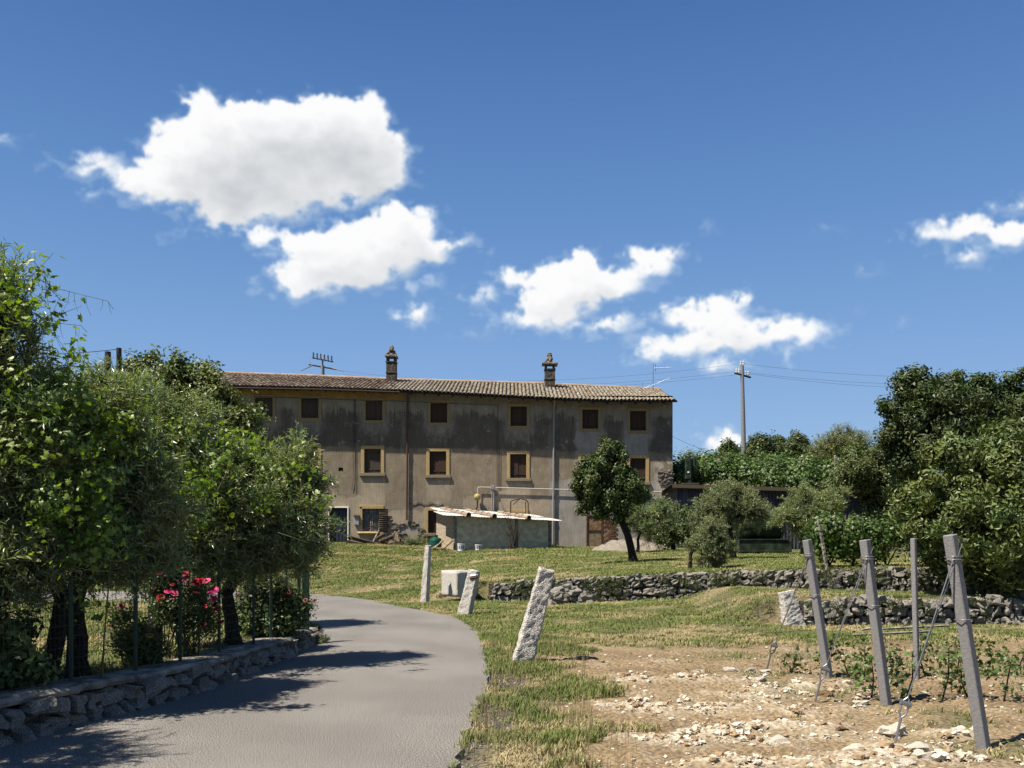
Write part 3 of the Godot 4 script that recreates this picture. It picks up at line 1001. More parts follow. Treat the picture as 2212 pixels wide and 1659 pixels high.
func chimney(roof: Node3D, q: Array) -> void:
	var d := 51.2
	mat("lichen_stone_plain", lin(0.34, 0.315, 0.27), 0.95, ntex(5, 0.012, 0.6, 1.0, 512, 6), 0.8)
	var k := d / LENS
	var x: float = (q[0] - 1106.0) * k
	var w: float = q[1] * k
	var yb: float = 1.6 + (1170.0 - q[2]) * k - 0.3
	var ys: float = 1.6 + (1170.0 - q[3]) * k
	var yt: float = 1.6 + (1170.0 - q[4]) * k
	var c := Node3D.new()
	c.name = "chimney"
	roof.add_child(c, true)
	c.position = Vector3(x, yb, -d) - roof.get_parent().position
	var b := MB.new()
	var r := rng(int(q[0]))
	var y1 := ys - 0.36
	b.box(Transform3D(Basis(), Vector3(x, (yb + y1) / 2.0, -d)), Vector3(w, y1 - yb, w), 0.02)
	b.box(Transform3D(Basis(), Vector3(x, y1 + 0.02, -d)), Vector3(w + 0.07, 0.07, w + 0.07), 0.015)
	b.box(Transform3D(Basis(), Vector3(x, lerpf(yb, y1, 0.52), -d)), Vector3(w + 0.06, 0.06, w + 0.06), 0.015)
	for sx in [-1.0, 1.0]:
		for sz in [-1.0, 1.0]:
			b.box(Transform3D(Basis(), Vector3(x + sx * (w / 2.0 - 0.07), (y1 + ys) / 2.0 - 0.02, -d + sz * (w / 2.0 - 0.07))), Vector3(0.13, ys - y1 - 0.1, 0.13), 0.01)
	mat("chimney_%d" % int(q[0]), lin(0.20, 0.175, 0.145), 0.95, ntex(5, 0.012, 0.6, 1.0, 512, 6), 0.8, ntex(9, 0.03, 0.0, 1.0, 512, 6), 4.0)
	put(b, "stack", M["chimney_%d" % int(q[0])], c)
	b = MB.new()
	b.box(Transform3D(Basis(Vector3(0, 0, 1), -0.03), Vector3(x, ys, -d)), Vector3(q[5] * k, 0.11, w + 0.22), 0.02)
	put(b, "cap_slab", M.coping, c)
	# knobbly finial of set stones
	b = MB.new()
	var lift := ys + 0.05
	while lift < yt:
		var s := (1.0 - (lift - ys) / (yt - ys + 0.12))
		for e in 4:
			var o := Vector3(r.randf_range(-0.24, 0.24) * s, 0, r.randf_range(-0.24, 0.24) * s)
			var rad := 0.07 + 0.09 * s
			b.lump(Vector3i(2, 2, 2), func(p: Vector3) -> Vector3: return Vector3(x, lift + 0.02, -d) + o + p.normalized() * rad * (0.75 + 0.35 * r.randf()))
		lift += 0.11
	put(b, "finial", M.lichen_stone_plain, c)

func make_house_details(house: Node3D, rects: Array) -> void:
	var P := func(px: float, py: float, out := 0.0) -> Vector3: return Vector3((px - 1106.0) * K, 1.6 + (1170.0 - py) * K, -HD + out)
	var base := UPPER.size() + MIDDLE.size()
	var r := rng(21)
	# ----- entrance door
	var q: Array = rects[base]
	var door := Node3D.new()
	door.name = "door"
	house.add_child(door, true)
	door.position = Vector3((q[0] + q[2]) / 2.0, q[1], -HD) - house.position
	tag(door, "dark blue metal entrance door in a thin white frame", "")
	var b := MB.new()
	for s in [q[0], q[2]]: b.box(Transform3D(Basis(), Vector3(s, (q[1] + q[3]) / 2.0, -HD + 0.02)), Vector3(0.06, q[3] - q[1], 0.07), 0.006)
	b.box(Transform3D(Basis(), Vector3((q[0] + q[2]) / 2.0, q[3] + 0.03, -HD + 0.02)), Vector3(q[2] - q[0] + 0.06, 0.06, 0.07), 0.006)
	put(b, "frame", M.white_paint, door)
	b = MB.new()
	b.box(Transform3D(Basis(), Vector3((q[0] + q[2]) / 2.0, (q[1] + q[3]) / 2.0, -HD - 0.14)), Vector3(q[2] - q[0] - 0.09, q[3] - q[1] - 0.03, 0.05), 0.006)
	put(b, "leaf", M.door_frame_dark, door)
	for k in 4:
		var xc := lerpf(q[0] + 0.24, q[2] - 0.24, k / 3.0)
		for seg in [[0.08, 0.31], [0.37, 0.92]]:
			b = MB.new()
			b.box(Transform3D(Basis(), Vector3(xc, lerpf(q[1], q[3], (seg[0] + seg[1]) / 2.0), -HD - 0.112)), Vector3(0.125, (q[3] - q[1]) * (seg[1] - seg[0]), 0.012), 0.004)
			put(b, "panel", M.door_blue, door)
	b = MB.new()
	b.bar(Vector3(q[0] + 0.13, q[1] + 0.95, -HD - 0.09), Vector3(q[0] + 0.13, q[1] + 1.10, -HD - 0.09), 0.02, 0.03, 0.004)
	put(b, "handle", M.metal_galv, door)
	# ----- ground floor window with one open shutter
	q = rects[base + 1]
	var w := Node3D.new()
	w.name = "window"
	house.add_child(w, true)
	w.position = Vector3((q[0] + q[2]) / 2.0, q[1], -HD) - house.position
	tag(w, "ground-floor window with its grey shutter folded open", "")
	b = MB.new()
	b.box(Transform3D(Basis(), Vector3(q[0] - 0.085, q[3] - 0.35, -HD + 0.012)), Vector3(0.17, 0.9, 0.06), 0.008)
	b.box(Transform3D(Basis(), Vector3((q[0] + q[2]) / 2.0 + 0.05, q[3] + 0.101, -HD + 0.012)), Vector3(q[2] - q[0] + 0.42, 0.20, 0.06), 0.008)
	put(b, "surround", M.ochre_stone, w)
	b = MB.new()
	b.lump(Vector3i(8, 2, 2), func(p: Vector3) -> Vector3: return Vector3((q[0] + q[2]) / 2.0 - 0.14, q[1] - 0.09, -HD + 0.05) + p * Vector3(0.62, 0.08, 0.13) * (1.0 - 0.12 * r.randf()))
	put(b, "sill", M.ochre_stone, w)
	b = MB.new()
	var zg := -HD - 0.16
	for s in [q[0] + 0.03, (q[0] + q[2]) / 2.0 - 0.03, (q[0] + q[2]) / 2.0 + 0.05, q[2] - 0.03]: b.box(Transform3D(Basis(), Vector3(s, (q[1] + q[3]) / 2.0, zg)), Vector3(0.055, q[3] - q[1], 0.05), 0.004)
	for s in [q[1] + 0.03, q[3] - 0.03]: b.box(Transform3D(Basis(), Vector3((q[0] + q[2]) / 2.0, s, zg - 0.003)), Vector3(q[2] - q[0], 0.055, 0.044), 0.004)
	put(b, "sash", M.white_paint if false else M.coping, w)
	for s in [[q[0] + 0.06, (q[0] + q[2]) / 2.0 - 0.06], [(q[0] + q[2]) / 2.0 + 0.08, q[2] - 0.06]]:
		b = MB.new()
		b.quad(Vector3(s[0], q[1] + 0.06, zg), Vector3(s[1], q[1] + 0.06, zg), Vector3(s[1], q[3] - 0.06, zg), Vector3(s[0], q[3] - 0.06, zg))
		put(b, "pane", M.glass_clear, w)
	b = MB.new()
	for k in 4: b.bar(Vector3(lerpf(q[0] + 0.1, q[2] - 0.1, k / 3.0), q[1], -HD - 0.06), Vector3(lerpf(q[0] + 0.1, q[2] - 0.1, k / 3.0), q[3], -HD - 0.06), 0.014, 0.014)
	for k in 3: b.bar(Vector3(q[0], lerpf(q[1], q[3], 0.2 + 0.3 * k), -HD - 0.05), Vector3(q[2], lerpf(q[1], q[3], 0.2 + 0.3 * k), -HD - 0.05), 0.012, 0.012)
	put(b, "bars", M.pipe_rust, w)
	var sh := Node3D.new()
	sh.name = "shutter"
	w.add_child(sh, true)
	sh.position = Vector3(q[2] + 0.28, q[1], -HD + 0.1) - house.position - w.position
	tag(sh, "weathered slatted shutter folded open against the wall", "")
	for k in 11:
		var yy := lerpf(q[1] + 0.02, q[3] - 0.06, k / 10.0)
		b = MB.new()
		b.box(Transform3D(Basis(Vector3(1, 0, 0), 0.35).rotated(Vector3(0, 0, 1), r.randf_range(-0.03, 0.03)), Vector3(q[2] + 0.27 + r.randf_range(-0.015, 0.015), yy, -HD + 0.10)), Vector3(0.50, 0.105, 0.02), 0.004)
		put(b, "slat", M.wood_old, sh)
	b = MB.new()
	b.bar(Vector3(q[0] + 0.02, q[1] + 0.03, -HD + 0.05), Vector3(q[2] + 0.05, q[1] + 0.50, -HD + 0.10), 0.035, 0.035, 0.004)
	put(b, "prop_stick", M.wood_old, w)
	# ----- two openings behind the outhouse
	for k in [2, 3]:
		q = rects[base + k]
		w = Node3D.new()
		w.name = "window"
		house.add_child(w, true)
		w.position = Vector3((q[0] + q[2]) / 2.0, q[1], -HD) - house.position
		b = MB.new()
		for s in [q[0] - 0.09, q[2] + 0.09]: b.box(Transform3D(Basis(), Vector3(s, (q[1] + q[3]) / 2.0, -HD + 0.012)), Vector3(0.18, q[3] - q[1], 0.06), 0.008)
		b.box(Transform3D(Basis(), Vector3((q[0] + q[2]) / 2.0, q[3] + 0.09, -HD + 0.012)), Vector3(q[2] - q[0] + 0.36, 0.18, 0.06), 0.008)
		put(b, "surround", M.ochre_stone, w)
		b = MB.new()
		b.box(Transform3D(Basis(), Vector3((q[0] + q[2]) / 2.0, q[1] - 0.07, -HD + 0.05)), Vector3(q[2] - q[0] + 0.46, 0.16, 0.24), 0.012)
		put(b, "sill", M.sill_stone, w)
		b = MB.new()
		b.box(Transform3D(Basis(), Vector3((q[0] + q[2]) / 2.0, (q[1] + q[3]) / 2.0, -HD - 0.15)), Vector3(q[2] - q[0], q[3] - q[1], 0.03), 0.004)
		put(b, "shutter", M.shutter_dark, w)
	# ----- rusty door
	q = rects[base + 4]
	door = Node3D.new()
	door.name = "door"
	house.add_child(door, true)
	door.position = Vector3((q[0] + q[2]) / 2.0, q[1], -HD) - house.position
	tag(door, "rusty sheet-metal door under the leaning tree", "")
	mat("rust_sheet", lin(0.30, 0.19, 0.105), 0.8, ntex(22, 0.02, 0.8, 1.05, 512, 6), 0.3, ntex(9, 0.03, 0.0, 1.0, 512, 6), 0.6)
	mat("rust_sheet_pale", lin(0.30, 0.235, 0.15), 0.8, ntex(22, 0.02, 0.8, 1.05, 512, 6), 0.3)
	var ym := lerpf(q[1], q[3], 0.52)
	b = MB.new(); b.box(Transform3D(Basis(), Vector3((q[0] + q[2]) / 2.0, (ym + q[3]) / 2.0, -HD - 0.02)), Vector3(q[2] - q[0] - 0.1, q[3] - ym - 0.04, 0.02), 0.003); put(b, "panel", M.rust_sheet, door)
	b = MB.new(); b.box(Transform3D(Basis(), Vector3((q[0] + q[2]) / 2.0, (ym + q[1]) / 2.0, -HD - 0.02)), Vector3(q[2] - q[0] - 0.1, ym - q[1] - 0.04, 0.02), 0.003); put(b, "panel", M.rust_sheet_pale, door)
	b = MB.new()
	for s in [q[0], q[2]]: b.box(Transform3D(Basis(), Vector3(s, (q[1] + q[3]) / 2.0, -HD + 0.01)), Vector3(0.07, q[3] - q[1] + 0.06, 0.06), 0.006)
	for s in [q[1], ym, q[3]]: b.box(Transform3D(Basis(), Vector3((q[0] + q[2]) / 2.0, s, -HD + 0.005)), Vector3(q[2] - q[0] - 0.07, 0.06, 0.05), 0.006)
	put(b, "frame", M.rusty, door)
	# brick jamb beside it, with bricks one can count
	var jamb := Node3D.new()
	jamb.name = "brick_jamb"
	house.add_child(jamb, true)
	jamb.position = P.call(1316, 1180) - house.position
	mat("brick_old", lin(0.24, 0.12, 0.075), 0.92, ntex(21, 0.02, 0.5, 1.05, 512, 6), 0.9)
	for row in 12:
		for colm in 3:
			b = MB.new()
			b.box(Transform3D(Basis(), P.call(1307.0 + colm * 9.5 + (4.0 if row % 2 else 0.0), 1178.0 - row * 5.0, 0.0)), Vector3(0.235, 0.112, 0.05 + r.randf_range(-0.015, 0.015)), 0.008)
			put(b, "brick", M.brick_old if r.randf() > 0.3 else M.rust_sheet, jamb)
	# ----- rain pipes
	for p in [[881.0, 850.0, 1124.0, M.pipe_rust], [1196.5, 862.0, 1184.0, M.pipe_grey]]:
		b = MB.new()
		b.tube([P.call(p[0] + 1.5, p[1] + 1.0, 0.55), P.call(p[0] + 1.5, p[1] + 4.0, 0.50), P.call(p[0] + 1.0, p[1] + 14.0, 0.10), P.call(p[0], p[1] + 20.0, 0.10), P.call(p[0] - 2.0, p[2], 0.10)], [0.055], 10)
		for k in 6: b.tube([P.call(p[0] - 0.2 * k, lerpf(p[1] + 25, p[2] - 8, k / 5.0) + 1.0, 0.10), P.call(p[0] - 0.2 * k, lerpf(p[1] + 25, p[2] - 8, k / 5.0) - 1.0, 0.10)], [0.066], 10)
		put(b, "rain_pipe", p[3], house)
	# ----- cables
	for c in [[[545, 857], [650, 860], [760, 864], [868, 867], [980, 872], [1075, 875]], [[766, 862], [765, 960], [763, 1040], [760, 1058]], [[768, 862], [767, 1060]], [[1075, 875], [1074, 960], [1074, 1052]], [[1079, 960], [1078, 1052]]]:
		b = MB.new()
		var pts := []
		for p in c: pts.append(P.call(p[0], p[1], 0.05))
		b.tube(pts, [0.013], 5)
		put(b, "cable", M.wire_dark, house)
	# crack-line cable between the pipe and the outhouse
	b = MB.new()
	var pts := []
	for k in 14: pts.append(P.call(884.0 + k * 5.6, 1087.0 + 2.5 * sin(k * 1.3) + 0.1 * k, 0.03))
	b.tube(pts, [0.018], 5)
	put(b, "cable", M.wire_dark, house)
	# ----- cream gas pipe with its round meter
	b = MB.new()
	b.tube([P.call(1032.5, 1071, 0.12), P.call(1032.5, 1055, 0.12), P.call(1034, 1053, 0.12), P.call(1036, 1052.5, 0.12), P.call(1194, 1057, 0.12), P.call(1250, 1059, 0.12), P.call(1450, 1063.5, 0.12)], [0.028], 8)
	put(b, "gas_pipe", M.pipe_cream, house)
	b = MB.new()
	for s in [1063.0, 1067.0]: b.tube([P.call(s, 1056, 0.10), P.call(s, 1106, 0.10)], [0.032], 8)
	put(b, "conduit", M.pipe_grey, house)
	b = MB.new(); b.box(Transform3D(Basis(), P.call(1064.5, 1053, 0.12)), Vector3(0.22, 0.22, 0.12), 0.015); put(b, "junction_box", M.pipe_grey, house)
	b = MB.new(); b.box(Transform3D(Basis(), P.call(1392.0, 1061, 0.12)), Vector3(0.2, 0.2, 0.12), 0.015); put(b, "junction_box", M.pipe_grey, house)
	mat("meter_yellow", lin(0.50, 0.42, 0.16), 0.45)
	b = MB.new()
	var prof := []
	for k in 9: prof.append(Vector2(sin(PI * k / 8.0) * 0.19, -cos(PI * k / 8.0) * 0.15))
	b.lathe(Transform3D(Basis(Vector3(1, 0, 0), PI / 2), P.call(1031.5, 1074, 0.24)), prof, 16)
	put(b, "gas_meter", M.meter_yellow, house)
	b = MB.new()
	b.tube([P.call(1031.5, 1080, 0.22), P.call(1031.5, 1094, 0.2), P.call(1026, 1108, 0.1)], [0.04], 8)
	put(b, "meter_bracket", M.pipe_rust, house)
	# ----- letter box, vent hole shutter
	var mb := Node3D.new()
	mb.name = "letter_box"
	house.add_child(mb, true)
	mb.position = P.call(771, 1134) - house.position
	mat("box_grey", lin(0.42, 0.44, 0.47), 0.4)
	b = MB.new(); b.box(Transform3D(Basis(), P.call(771, 1124, 0.07)), Vector3(0.28, 0.50, 0.14), 0.012); put(b, "case", M.box_grey, mb)
	b = MB.new(); b.box(Transform3D(Basis(Vector3(1, 0, 0), 0.35), P.call(771, 1113.6, 0.09)), Vector3(0.32, 0.03, 0.24), 0.006); put(b, "lid", M.fascia, mb)
	b = MB.new(); b.box(Transform3D(Basis(), P.call(771, 1119, 0.142)), Vector3(0.18, 0.025, 0.004)); put(b, "slot", M.wire_dark, mb)
	# ----- bare rubble where the plaster has fallen
	var rub := rock_meshes(41, 5)
	for k in 150:
		var px := r.randf_range(840.0, 926.0)
		var py := r.randf_range(1118.0, 1170.0)
		var inside := false
		if px < 880.0: inside = py > 1126.0 + 6.0 * sin(px * 0.2) and py < 1166.0 and (px > 858.0 or py < 1150.0 or py > 1154.0)
		else: inside = absf(py - (1126.0 + (px - 884.0) * 0.85)) < 9.0 and px > 884.0
		if px > 875.0 and px < 884.0: inside = false
		if not inside: continue
		inst(rub[k % 5], "stone", Transform3D(Basis.from_euler(Vector3(r.randf() * 6, r.randf() * 6, r.randf() * 0.6)).scaled(Vector3(1.3, 0.8, 0.6) * r.randf_range(0.07, 0.13)), P.call(px, py, 0.0) - house.position), house, M.rubble_wall)
	for k in 40:
		var px := 1448.0 - 24.0 * pow(r.randf(), 1.5)
		var py := 1035.0 + r.randfn() * 11.0
		inst(rub[k % 5], "stone", Transform3D(Basis.from_euler(Vector3(r.randf() * 6, r.randf() * 6, r.randf() * 0.6)).scaled(Vector3(1.3, 0.8, 0.6) * r.randf_range(0.07, 0.14)), P.call(px, clampf(py, 1008.0, 1052.0), 0.0) - house.position), house, M.rubble_wall)

func rock_meshes(seed_: int, count: int, div := 2, facets := true) -> Array:
	if not M.has("rubble_wall"):
		mat("rubble_wall", lin(0.46, 0.41, 0.33), 0.93, ntex(17, 0.03, 0.55, 1.02, 512, 6), 1.6, ntex(9, 0.03, 0.0, 1.0, 512, 6), 4.0)
	var out := []
	var r := rng(seed_)
	for k in count:
		var b := MB.new()
		var o := Vector3(r.randf(), r.randf(), r.randf()) * 100.0
		var sq := r.randf_range(0.45, 0.95)
		b.lump(Vector3i(div, div, div), func(p: Vector3) -> Vector3:
			var q := p.normalized().lerp(p * 0.8, sq)
			return q * (1.0 + 0.75 * noise2.get_noise_3dv(q * 26.0 + o)))
		if facets: b = b.faceted()
		out.append(b.mesh(null))
	return out

# ---------------------------------------------------------------- stone walls, markers, outhouse
# a wall of single stones along a path of (x, d); base and top give heights, skew says which way the face looks
func stone_wall(w: Node3D, path: Array, base: Callable, top: Callable, sx: float, sy: float, face: float, seed_: int, m: Material, core: Material, thick := 0.36) -> int:
	var r := rng(seed_)
	var rocks := rock_meshes(seed_ + 1, 10, 3)
	var c := Curve2D.new()
	for p in path: c.add_point(Vector2(p[0], p[1]))
	var length := c.get_baked_length()
	# core
	var b := MB.new()
	var steps := int(length / 0.3)
	var rows := []
	for i in steps + 1:
		var t := c.sample_baked_with_rotation(length * i / steps)
		var side := Vector2(-t.x.y, t.x.x) * face    # towards the face
		var p := t.origin
		var f := p - side * 0.15
		var k := p - side * thick
		var y0: float = base.call(p.x, p.y) - 0.25
		var y1: float = top.call(p.x, p.y) - 0.06
		rows.append([Vector3(f.x, y0, -f.y), Vector3(f.x, y1, -f.y), Vector3(k.x, y1, -k.y), Vector3(k.x, y0, -k.y)])
	for i in steps:
		for e in 3:
			var q := [rows[i][e], rows[i + 1][e], rows[i + 1][e + 1], rows[i][e + 1]]
			if face > 0.0: q.reverse()
			b.quad(q[0], q[1], q[2], q[3])
	for e in [0, steps]:
		var q: Array = rows[e].duplicate()
		if (e == 0) == (face > 0.0): q.reverse()
		b.quad(q[0], q[1], q[2], q[3])
	put(b, "core", core, w)
	# stones, course by course
	var count := 0
	var along_ := 0.0
	var course := 0
	while true:
		along_ = r.randf_range(0.0, sx)
		var any := false
		while along_ < length:
			var t := c.sample_baked_with_rotation(along_)
			var p := t.origin
			var y0: float = base.call(p.x, p.y) - 0.03
			var y1: float = top.call(p.x, p.y)
			var n := maxi(1, int(round((y1 - y0) / sy)))
			var h := (y1 - y0) / n
			var ww := sx * r.randf_range(0.55, 1.5)
			if course < n and count < 300:
				any = true
				var side := Vector2(-t.x.y, t.x.x) * face
				var q := c.sample_baked(minf(along_ + ww / 2.0, length)) - side * r.randf_range(0.06, 0.13)
				var yc := y0 + h * (course + 0.5) + r.randf_range(-0.025, 0.025) - (r.randf_range(0.0, 0.03) if course == n - 1 else 0.0)
				var bs := Basis(Vector3.UP, atan2(t.x.y, t.x.x)) * Basis.from_euler(Vector3(r.randf_range(-0.25, 0.25), r.randf_range(-0.2, 0.2), r.randf_range(-0.3, 0.3)))
				bs = bs.scaled_local(Vector3(ww * 0.52, h * r.randf_range(0.45, 0.6), r.randf_range(0.12, 0.18)))
				inst(rocks[r.randi() % 10], "stone", Transform3D(bs, Vector3(q.x, yc, -q.y) - w.position), w, m)
				count += 1
			along_ += ww
		course += 1
		if not any or course > 8: break
	return count

func rough_post(called: String, label: String, p0: Vector3, p1: Vector3, w0: Vector2, w1: Vector2, turn: float, seed_: int, group := "") -> Node3D:
	var b := MB.new()
	var up := p1 - p0
	var dir := up.normalized()
	var xa := Vector3(cos(turn), 0, sin(turn))
	xa = (xa - dir * xa.dot(dir)).normalized()
	var za := xa.cross(dir)
	b.lump(Vector3i(9, 44, 8), func(p: Vector3) -> Vector3:
		var t := (p.y + 1.0) / 2.0
		var w := w0.lerp(w1, t)
		var q := p0 + up * t + xa * p.x * w.x / 2.0 + za * p.z * w.y / 2.0
		var k := noise2.get_noise_3dv(q * 420.0 + Vector3.ONE * seed_) * 0.02 + noise2.get_noise_3dv(q * 150.0 + Vector3.ONE * seed_) * 0.014
		var o := (xa * p.x + za * p.z).normalized()
		return q + o * k + dir * (k * 1.2 if t > 0.98 else 0.0))
	var o := put(b, called, M.marker_stone)
	tag(o, label, "stone post", group)
	return o

func make_stonework() -> void:
	# garden wall along the lane
	var path := []
	var d := 3.0
	while d <= 13.45:
		path.append([wall_x(d) + 0.02, d])
		d += 0.35
	var top := func(x: float, dd: float) -> float: return poly([[3.0, 0.38], [6.6, 0.36], [9.0, 0.32], [11.0, 0.28], [13.5, 0.24]], dd)
	var w := thing("garden_wall", "low rubble garden wall with concrete coping beside the lane, under the olive trees", "wall", Vector3(wall_x(9.0), 0, -9.0))
	stone_wall(w, path, func(_x, _d): return 0.0, func(x, dd): return top.call(x, dd) - 0.05, 0.21, 0.17, -1.0, 61, M.limestone, M.mortar, 0.42)
	var b := MB.new()
	var prev := []
	var r := rng(62)
	d = 3.0
	while d <= 13.62:
		var t: float = top.call(0, d)
		var f := wall_x(d) + 0.03 + 0.10 * noise2.get_noise_2d(d * 90.0, 1.0) - 0.02
		var k := wall_x(d) - 0.44
		var y := t + 0.02 * noise2.get_noise_2d(d * 40.0, 7.0)
		var row := [Vector3(f - 0.03, y - 0.065, -d), Vector3(f - 0.005, y - 0.03, -d), Vector3(f - 0.04, y, -d), Vector3((f + k) / 2.0, y + 0.012, -d), Vector3(k, y, -d), Vector3(k, y - 0.12, -d)]
		if prev:
			for e in 5: b.quad(prev[e], row[e], row[e + 1], prev[e + 1])
		prev = row
		d += 0.12
	b.quad(prev[0], prev[5], prev[4], prev[1])
	put(b, "coping", M.coping, w)
	# terrace wall
	w = thing("terrace_wall", "long dry-stone terrace wall below the grass in front of the house", "wall", Vector3(3.0, 0.1, -22.0))
	stone_wall(w, WALL_D.slice(0, 7), func(x, _d): return poly(WALL_BASE, x), func(x, _d): return poly(WALL_TOP, x), 0.20, 0.18, -1.0, 71, M.limestone, M.mortar, 0.4)
	# lower wall at the right
	w = thing("lower_wall", "lower dry-stone wall behind the vineyard posts, overgrown with weeds", "wall", Vector3(8.0, 0, -16.4))
	stone_wall(w, [[5.5, 16.4], [7.5, 16.4], [9.8, 16.45], [14.0, 16.3]], func(_x, _d): return 0.0, func(x, _d): return 0.53 + 0.03 * sin(x * 3.0), 0.21, 0.17, -1.0, 81, M.limestone, M.mortar, 0.4)
	# upright slab that ends it
	var pa := at(1716, 1350, 16.1)
	rough_post("end_slab", "upright white stone slab at the near end of the lower wall", pa - Vector3(0, 0.1, 0), pa + Vector3(-0.14, 0.63, -0.05), Vector2(0.42, 0.20), Vector2(0.26, 0.16), -0.35, 5)
	# leaning markers by the bend
	rough_post("stone_marker", "tall leaning rough white stone post nearest the camera, beside the bend", at(1128, 1436, 11.35) - Vector3(0.03, 0.1, 0), at(1181, 1230, 11.35), Vector2(0.27, 0.24), Vector2(0.195, 0.18), -0.10, 1, "stone posts along the bend")
	var p0 := at(1003, 1330, 18.7) - Vector3(0.02, 0.1, 0)
	var p1 := at(1025, 1232, 18.7)
	var mk := rough_post("stone_marker", "middle leaning stone post with a painted white and dark red trail mark", p0, p1, Vector2(0.27, 0.24), Vector2(0.20, 0.2), 0.3, 2, "stone posts along the bend")
	mat("mark_red", lin(0.16, 0.018, 0.02), 0.7)
	for q in [[0.90, 0.05, M.white_paint], [0.855, 0.038, M.mark_red]]:
		b = MB.new()
		var c := p0.lerp(p1, q[0]) + Vector3(0.02, 0, 0.075)
		b.lump(Vector3i(4, 1, 1), func(p: Vector3) -> Vector3: return c + Vector3(p.x * 0.085, p.y * q[1] / 2.0 + 0.006 * p.x, p.z * 0.06 - 0.01 * absf(p.x)))
		put(b, "trail_mark", q[2], mk)
	rough_post("stone_marker", "thin upright grey stone post farthest along the bend", at(917, 1304, 22.3) - Vector3(0, 0.1, 0), at(925, 1178, 22.3), Vector2(0.18, 0.17), Vector2(0.125, 0.12), 0.5, 3, "stone posts along the bend")
	# square block at the wall's end
	b = MB.new()
	var bc := at(990, 1287, 22.4)
	bc.z -= 0.45
	b.lump(Vector3i(8, 8, 8), func(p: Vector3) -> Vector3:
		var q := Basis(Vector3.UP, 0.72) * Vector3(p.x * 0.34, p.y * 0.34 + 0.31, p.z * 0.34) + bc
		return q + p.normalized() * noise2.get_noise_3dv(q * 90.0) * 0.016)
	tag(put(b, "stone_block", M.marker_stone), "square white stone block at the end of the terrace wall", "block")
	# fallen stones
	var rocks := rock_meshes(91, 6, 4)
	r = rng(92)
	var spots := [[1195, 1296, 0.20], [1222, 1290, 0.17], [1250, 1297, 0.16], [1268, 1296, 0.19], [1236, 1279, 0.15], [1210, 1281, 0.20], [1185, 1285, 0.12], [1226, 1270, 0.13], [1257, 1284, 0.11], [1275, 1301, 0.09], [1180, 1300, 0.10]]
	for k in spots.size():
		var q: Array = spots[k]
		var p := at(q[0], q[1], 21.6)
		p.y = maxf(p.y, high(p.x, 21.6) + q[2] * 0.4)
		var o := inst(rocks[k % 6], numbered("fallen_stone"), Transform3D(Basis.from_euler(Vector3(r.randf() * 6, r.randf() * 6, 0)).scaled(Vector3(1.2, 0.85, 1.0) * q[2]), p), self, M.limestone)
		tag(o, ["low stone at the left foot of the fallen heap", "flat stone in the middle of the fallen heap", "stone right of the middle in the fallen heap", "rounded stone at the right end of the fallen heap", "topmost right stone of the fallen heap", "big stone at the back left of the fallen heap", "small stone at the upper left of the fallen heap", "highest stone of the fallen heap against the wall", "small stone wedged at the back right of the fallen heap", "smallest stone rolled off the right of the fallen heap", "small stone rolled off the left of the fallen heap"][k], "stone", "stones fallen from the terrace wall")

